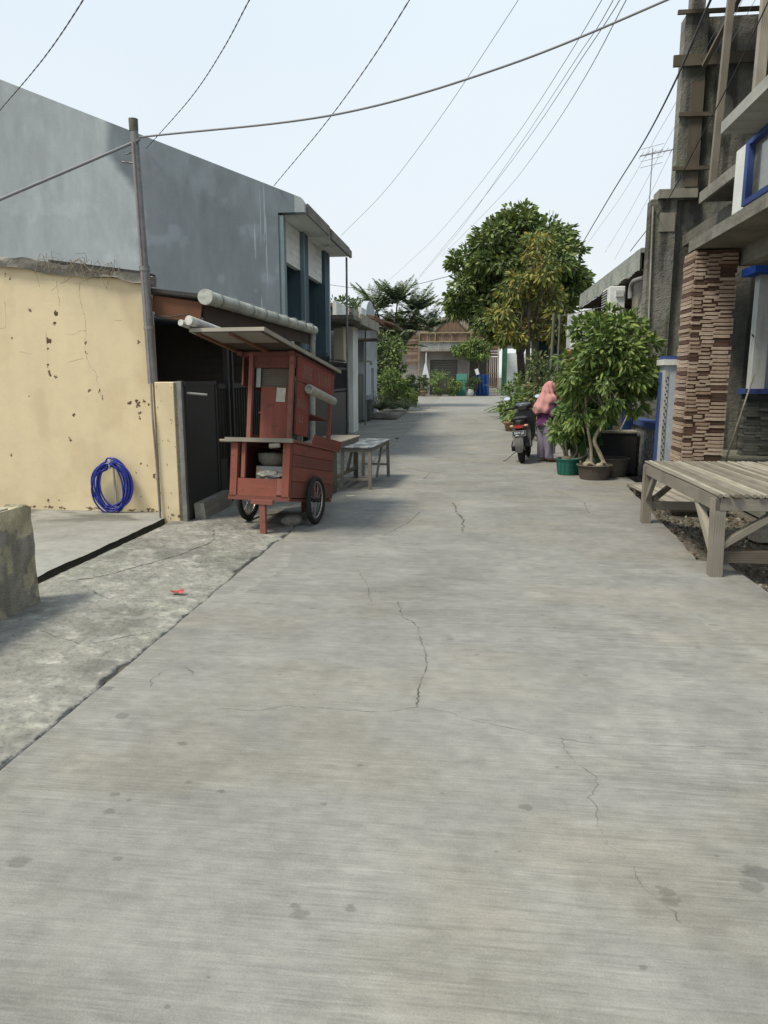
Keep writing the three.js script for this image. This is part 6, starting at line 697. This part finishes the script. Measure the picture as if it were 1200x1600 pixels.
// ---------- person ----------
{
  const cap = (p, a, b, ra, rb) => { const bx = b[0] - a[0], by = b[1] - a[1], bz = b[2] - a[2], px = p[0] - a[0], py = p[1] - a[1], pz = p[2] - a[2]; const h = clamp((px * bx + py * by + pz * bz) / (bx * bx + by * by + bz * bz + 1e-9)); return Math.hypot(px - bx * h, py - by * h, pz - bz * h) - lerp(ra, rb, h); };
  const smin = (a, b, k) => { const h = clamp(0.5 + 0.5 * (b - a) / k); return lerp(b, a, h) - k * h * (1 - h); };
  function sdfGeo(f, c, half, n) { const mc = new MarchingCubes(n, m.skin, false, false, 160000); mc.isolation = 0; mc.reset(); for (let k = 0; k < n; k++) for (let j = 0; j < n; j++) for (let i = 0; i < n; i++) { const x = c[0] + half * (i - n / 2) / (n / 2), y = c[1] + half * (j - n / 2) / (n / 2), z = c[2] + half * (k - n / 2) / (n / 2); mc.field[i + j * n + k * n * n] = -f([x, y, z]); } mc.update(); const cnt = mc.count ?? mc.geometry.drawRange.count; const P = new Float32Array(cnt * 3), N = new Float32Array(cnt * 3); for (let i = 0; i < cnt * 3; i++) { P[i] = mc.positionArray[i] * half + c[i % 3]; N[i] = mc.normalArray[i]; } const g = new THREE.BufferGeometry(); g.setAttribute('position', new THREE.BufferAttribute(P, 3)); g.setAttribute('normal', new THREE.BufferAttribute(N, 3)); return metric(g); }
  // local frame: faces -z, y up, feet at 0
  const J = { head: [0, 1.4, -0.07], chin: [0, 1.31, -0.12], neck: [0, 1.25, 0.0], chest: [0, 1.08, 0.0], waist: [0, 0.88, 0.02], hip: [0, 0.76, 0.02], sl: [-0.155, 1.17, 0], sr: [0.155, 1.17, 0], el: [-0.2, 0.92, 0.02], er: [0.2, 0.92, 0.0], wl: [-0.1, 0.86, -0.2], wr: [0.12, 0.88, -0.22], hl: [-0.08, 0.74, 0.02], hr: [0.08, 0.74, 0.02], kl: [-0.085, 0.4, 0.0], kr: [0.085, 0.4, -0.03], al: [-0.085, 0.07, 0.03], ar: [0.085, 0.07, -0.03], tl: [-0.09, 0.03, -0.13], tr: [0.1, 0.03, -0.19] };
  const bones = [['neck', 'head', 0.05, 0.075], ['head', 'chin', 0.085, 0.055], ['chest', 'neck', 0.1, 0.055], ['waist', 'chest', 0.1, 0.12], ['hip', 'waist', 0.125, 0.1], ['sl', 'sr', 0.055, 0.055], ['sl', 'el', 0.047, 0.036], ['el', 'wl', 0.035, 0.026], ['sr', 'er', 0.047, 0.036], ['er', 'wr', 0.035, 0.026], ['hl', 'kl', 0.082, 0.055], ['kl', 'al', 0.052, 0.035], ['hr', 'kr', 0.082, 0.055], ['kr', 'ar', 0.052, 0.035], ['al', 'tl', 0.036, 0.028], ['ar', 'tr', 0.036, 0.028]];
  const bodyF = p => { let d = 9; for (const [a, b, ra, rb] of bones) d = smin(d, cap(p, J[a], J[b], ra, rb), 0.03); d = smin(d, cap(p, [0, 1.395, -0.165], [0, 1.37, -0.178], 0.014, 0.018), 0.015); return d; };
  const hand = (w, s) => { const gs = []; const f = p => { let d = cap(p, [0, 0, 0], [0, -0.005, -0.075], 0.026, 0.03); [[-0.028, 0.065, 0.009], [-0.009, 0.075, 0.0095], [0.011, 0.07, 0.009], [0.029, 0.055, 0.008]].forEach(([x, l, r]) => { const k = [x * 1.1, -0.012, -0.075 - l * 0.5], e = [x * 1.1, -0.045, -0.075 - l * 0.75]; d = smin(d, Math.min(cap(p, [x, -0.002, -0.07], k, r + 0.002, r), cap(p, k, e, r, r * 0.85)), 0.008); }); d = smin(d, Math.min(cap(p, [-s * 0.022, 0, -0.02], [-s * 0.055, -0.015, -0.055], 0.012, 0.0105), cap(p, [-s * 0.055, -0.015, -0.055], [-s * 0.05, -0.03, -0.085], 0.0105, 0.009)), 0.01); return d; }; const g = sdfGeo(f, [0, -0.02, -0.06], 0.11, 56); g.translate(...w); return g; };
  const t = thing('person', 'person in a pink headscarf, purple top and lavender trousers standing by the scooter', 'person', [1.38, 0, -14.3], THREE.MathUtils.degToRad(-62));
  obj('body', [sdfGeo(bodyF, [0, 0.74, 0], 0.84, 120), hand(J.wl, -1), hand(J.wr, 1)], m.skin, t);
  const fold = (p, f, a) => a * Math.sin(Math.atan2(p[2], p[0]) * f + p[1] * 5 + 2 * Math.sin(p[1] * 7));
  const pantsF = p => { let d = smin(cap(p, J.hl, [-0.09, 0.1, 0.03], 0.1, 0.078), cap(p, J.hr, [0.095, 0.1, -0.03], 0.1, 0.078), 0.035); d = smin(d, cap(p, J.hip, J.waist, 0.145, 0.12), 0.05); d += fold(p, 7, 0.006); return Math.max(d, 0.065 - p[1]); };
  obj('trousers', sdfGeo(pantsF, [0, 0.5, 0], 0.56, 84), m.lavender, t);
  const topF = p => { let d = cap(p, [0, 0.72, 0.02], [0, 1.1, 0], 0.165, 0.145); for (const [a, b, ra, rb] of [['sl', 'el', 0.07, 0.06], ['el', 'wl', 0.06, 0.045], ['sr', 'er', 0.07, 0.06], ['er', 'wr', 0.06, 0.045]]) d = smin(d, cap(p, J[a], J[b], ra, rb), 0.04); d += fold(p, 6, 0.006); d = Math.max(d, 0.68 - p[1]); d = Math.max(d, -cap(p, J.wl, [J.wl[0], J.wl[1], J.wl[2] - 0.1], 0.05, 0.06)); return Math.max(d, -cap(p, J.wr, [J.wr[0], J.wr[1], J.wr[2] - 0.1], 0.05, 0.06)); };
  obj('tunic', sdfGeo(topF, [0, 0.98, -0.05], 0.42, 72), m.purple, t);
  const scarfF = p => { let d = cap(p, [0, 1.39, -0.055], [0, 1.37, -0.05], 0.118, 0.112); d = smin(d, cap(p, [0, 1.28, -0.01], [0, 1.0, 0.06], 0.125, 0.2), 0.06); d = smin(d, cap(p, J.sl, J.sr, 0.095, 0.095), 0.06); d = smin(d, cap(p, [0, 1.2, -0.06], [0, 1.02, -0.11], 0.1, 0.12), 0.05); d += fold(p, 9, 0.009) + 0.004 * Math.sin(p[1] * 40 + p[0] * 18); d = Math.max(d, (0.9 - 0.5 * Math.max(0, -p[2])) + 0.03 * Math.sin(p[0] * 14) - p[1]); return Math.max(d, -cap(p, [0, 1.385, -0.16], [0, 1.355, -0.3], 0.068, 0.075)); };
  obj('headscarf', sdfGeo(scarfF, [0, 1.2, 0], 0.36, 84), m.pink, t);
  for (const [a, b] of [['al', 'tl'], ['ar', 'tr']]) obj('sandal', [rbox(0.085, 0.016, 0.25, 0.007, (J[a][0] + J[b][0]) / 2, 0.008, (J[a][2] + J[b][2]) / 2 - 0.005), tube([V(J[b][0] - 0.04, 0.015, J[b][2] + 0.05), V(J[b][0], 0.065, J[b][2] + 0.03), V(J[b][0] + 0.04, 0.015, J[b][2] + 0.05)], 0.008, 6)], m.sandal, t);
}
// ---------- overhead cables, antenna ----------
function cable(label, pts, r, mat, twist) { if (!twist) return tag(obj('overhead_cable', tube(pts, r, 6, 60), mat), label, 'cable', 'overhead cables'); const c = new THREE.CatmullRomCurve3(pts), L = c.getLength(), n = Math.ceil(L / 0.06), A = [], B = []; for (let i = 0; i <= n; i++) { const p = c.getPointAt(i / n), a = i * 0.9; const o = V(Math.cos(a), Math.sin(a), 0).multiplyScalar(r * 0.6); A.push(p.clone().add(o)); B.push(p.clone().sub(o)); } return tag(obj('overhead_cable', [tube(A, r * 0.9, 5, n * 2), tube(B, r * 0.9, 5, n * 2)], mat), label, 'cable', 'overhead cables'); }
cable('thick pale grey cable crossing the whole sky from the service pole', [V(-3.52, 4.06, -7.95), V(-1.28, 4.1, -7.6), V(0.28, 4.31, -7.2), V(1.47, 4.57, -6.8), V(2.03, 4.68, -6.5)], 0.0105, m.wireGrey, 0);
cable('thick grey cable running from the service pole past the yellow wall', [V(-3.6, 4.01, -7.95), V(-4.19, 3.65, -7.6), V(-4.66, 3.31, -7.2), V(-5.21, 2.93, -6.8)], 0.015, m.wireGrey, 0);
cable('twisted dark cable leftmost in the sky over the grey wall', [V(-9.2, 5.53, -13.2), V(-6.36, 5.1, -10), V(-4.53, 4.9, -8), V(-3.31, 4.69, -6.5), V(-2.59, 4.49, -5.5)], 0.0048, m.wireMid, 1);
cable('twisted dark cable rising from the grey wall behind the pole', [V(-5.85, 5.57, -13.45), V(-4.06, 5.52, -11), V(-2.92, 5.3, -9), V(-2.17, 5.08, -7.5), V(-1.65, 4.95, -6.5)], 0.0048, m.wireMid, 1);
cable('twisted dark cable rising from the grey roof slope', [V(-3.59, 4.92, -13.6), V(-2.12, 5.11, -11), V(-1.22, 5.09, -9), V(-0.66, 5.0, -7.5), V(-0.32, 4.92, -6.5)], 0.0048, m.wireMid, 1);
cable('thin pale cable rising from the teal house eave corner', [V(-2.9, 4.58, -16.5), V(-1.67, 4.86, -14), V(-0.51, 5.13, -11), V(0.37, 5.39, -8.5), V(0.6, 5.34, -7.5)], 0.0035, m.wirePale, 0);
cable('thin cable leftmost of the bundle down the street', [V(-5.25, 6.79, -44), V(-1.69, 7.25, -32), V(0.67, 7.15, -20), V(1.3, 6.45, -13), V(1.42, 6.01, -10), V(1.46, 5.79, -8.5)], 0.005, m.wireGrey, 0);
cable('thin cable second of the bundle down the street', [V(-3.4, 6.94, -44), V(-0.65, 7.53, -32), V(1.13, 7.43, -20), V(1.54, 6.58, -13), V(1.48, 5.87, -10), V(1.55, 5.79, -8.5)], 0.005, m.wireGrey, 0);
cable('thin cable third of the bundle down the street', [V(-3.22, 7.22, -44), V(-0.27, 8.09, -32), V(1.29, 7.5, -20), V(1.59, 6.53, -13), V(1.63, 6.0, -10), V(1.62, 5.79, -8.5)], 0.006, m.wireGrey, 0);
cable('thin cable rightmost of the bundle down the street', [V(-1.95, 8.32, -44), V(0.91, 8.34, -30), V(1.61, 7.34, -20), V(1.7, 6.34, -13), V(1.7, 5.99, -10), V(1.68, 5.78, -8.5)], 0.006, m.wireGrey, 0);
cable('thick black cable slanting past the raw concrete column', [V(3.48, 5.95, -26), V(3.2, 5.94, -19), V(2.84, 5.61, -14), V(2.36, 5.16, -10), V(2.08, 4.94, -8), V(1.95, 4.85, -7)], 0.012, m.wire, 0);
cable('black cable sagging across the raw concrete wall', [V(3.07, 4.07, -16), V(3.0, 4.33, -13), V(2.97, 4.8, -11), V(2.86, 4.99, -9.5), V(2.81, 5.23, -8.5), V(2.79, 5.36, -8)], 0.008, m.wire, 0);
cable('fine pale cable beside the thick black cable', [V(3.55, 5.79, -26), V(3.78, 6.31, -21), V(3.7, 6.58, -17), V(3.58, 6.57, -15), V(3.46, 6.72, -12)], 0.004, m.wirePale, 0);
cable('fine pale cable left of the antenna mast', [V(4.34, 5.73, -27), V(4.23, 6.2, -22), V(4.01, 6.59, -17.5), V(3.69, 6.7, -13), V(3.63, 6.79, -12)], 0.004, m.wirePale, 0);
cable('fine pale cable right of the antenna mast', [V(4.67, 5.51, -27), V(4.57, 6.28, -22), V(4.21, 6.47, -18), V(3.75, 6.52, -13), V(3.8, 6.78, -12)], 0.004, m.wirePale, 0);
cable('black service cable crossing low between the trees and far houses', [V(-9.0, 6.92, -44), V(-5.45, 6.1, -40), V(-3.08, 5.8, -36), V(-1.07, 5.42, -30), V(0.38, 5.56, -28.8)], 0.012, m.wire, 0);
{
  const t = thing('tv_antenna', 'thin television antenna mast behind the raw concrete wall', 'antenna', [5.9, 0.18, -28]);
  obj('mast', bar(V(0, 0, 0), V(0.02, 9.1, 0), 0.022, 0.016), m.wireGrey, t); obj('boom', bar(V(-0.4, 8.85, 0), V(0.95, 9.05, 0.1), 0.018), m.wireGrey, t);
  for (let k = 0; k < 7; k++) obj('element', bar(V(-0.35 + k * 0.2, 8.86 + k * 0.028, -0.35), V(-0.35 + k * 0.2, 8.88 + k * 0.028, 0.4), 0.007, 0.007, 5), m.wireGrey, t);
  obj('reflector', [-0.3, -0.1, 0.1, 0.3].map(dy => bar(V(-0.3, 8.85 + dy, -0.3), V(0.3, 8.85 + dy, 0.3), 0.008, 0.008, 5)), m.wireGrey, t);
}
renderer.render(scene, camera);
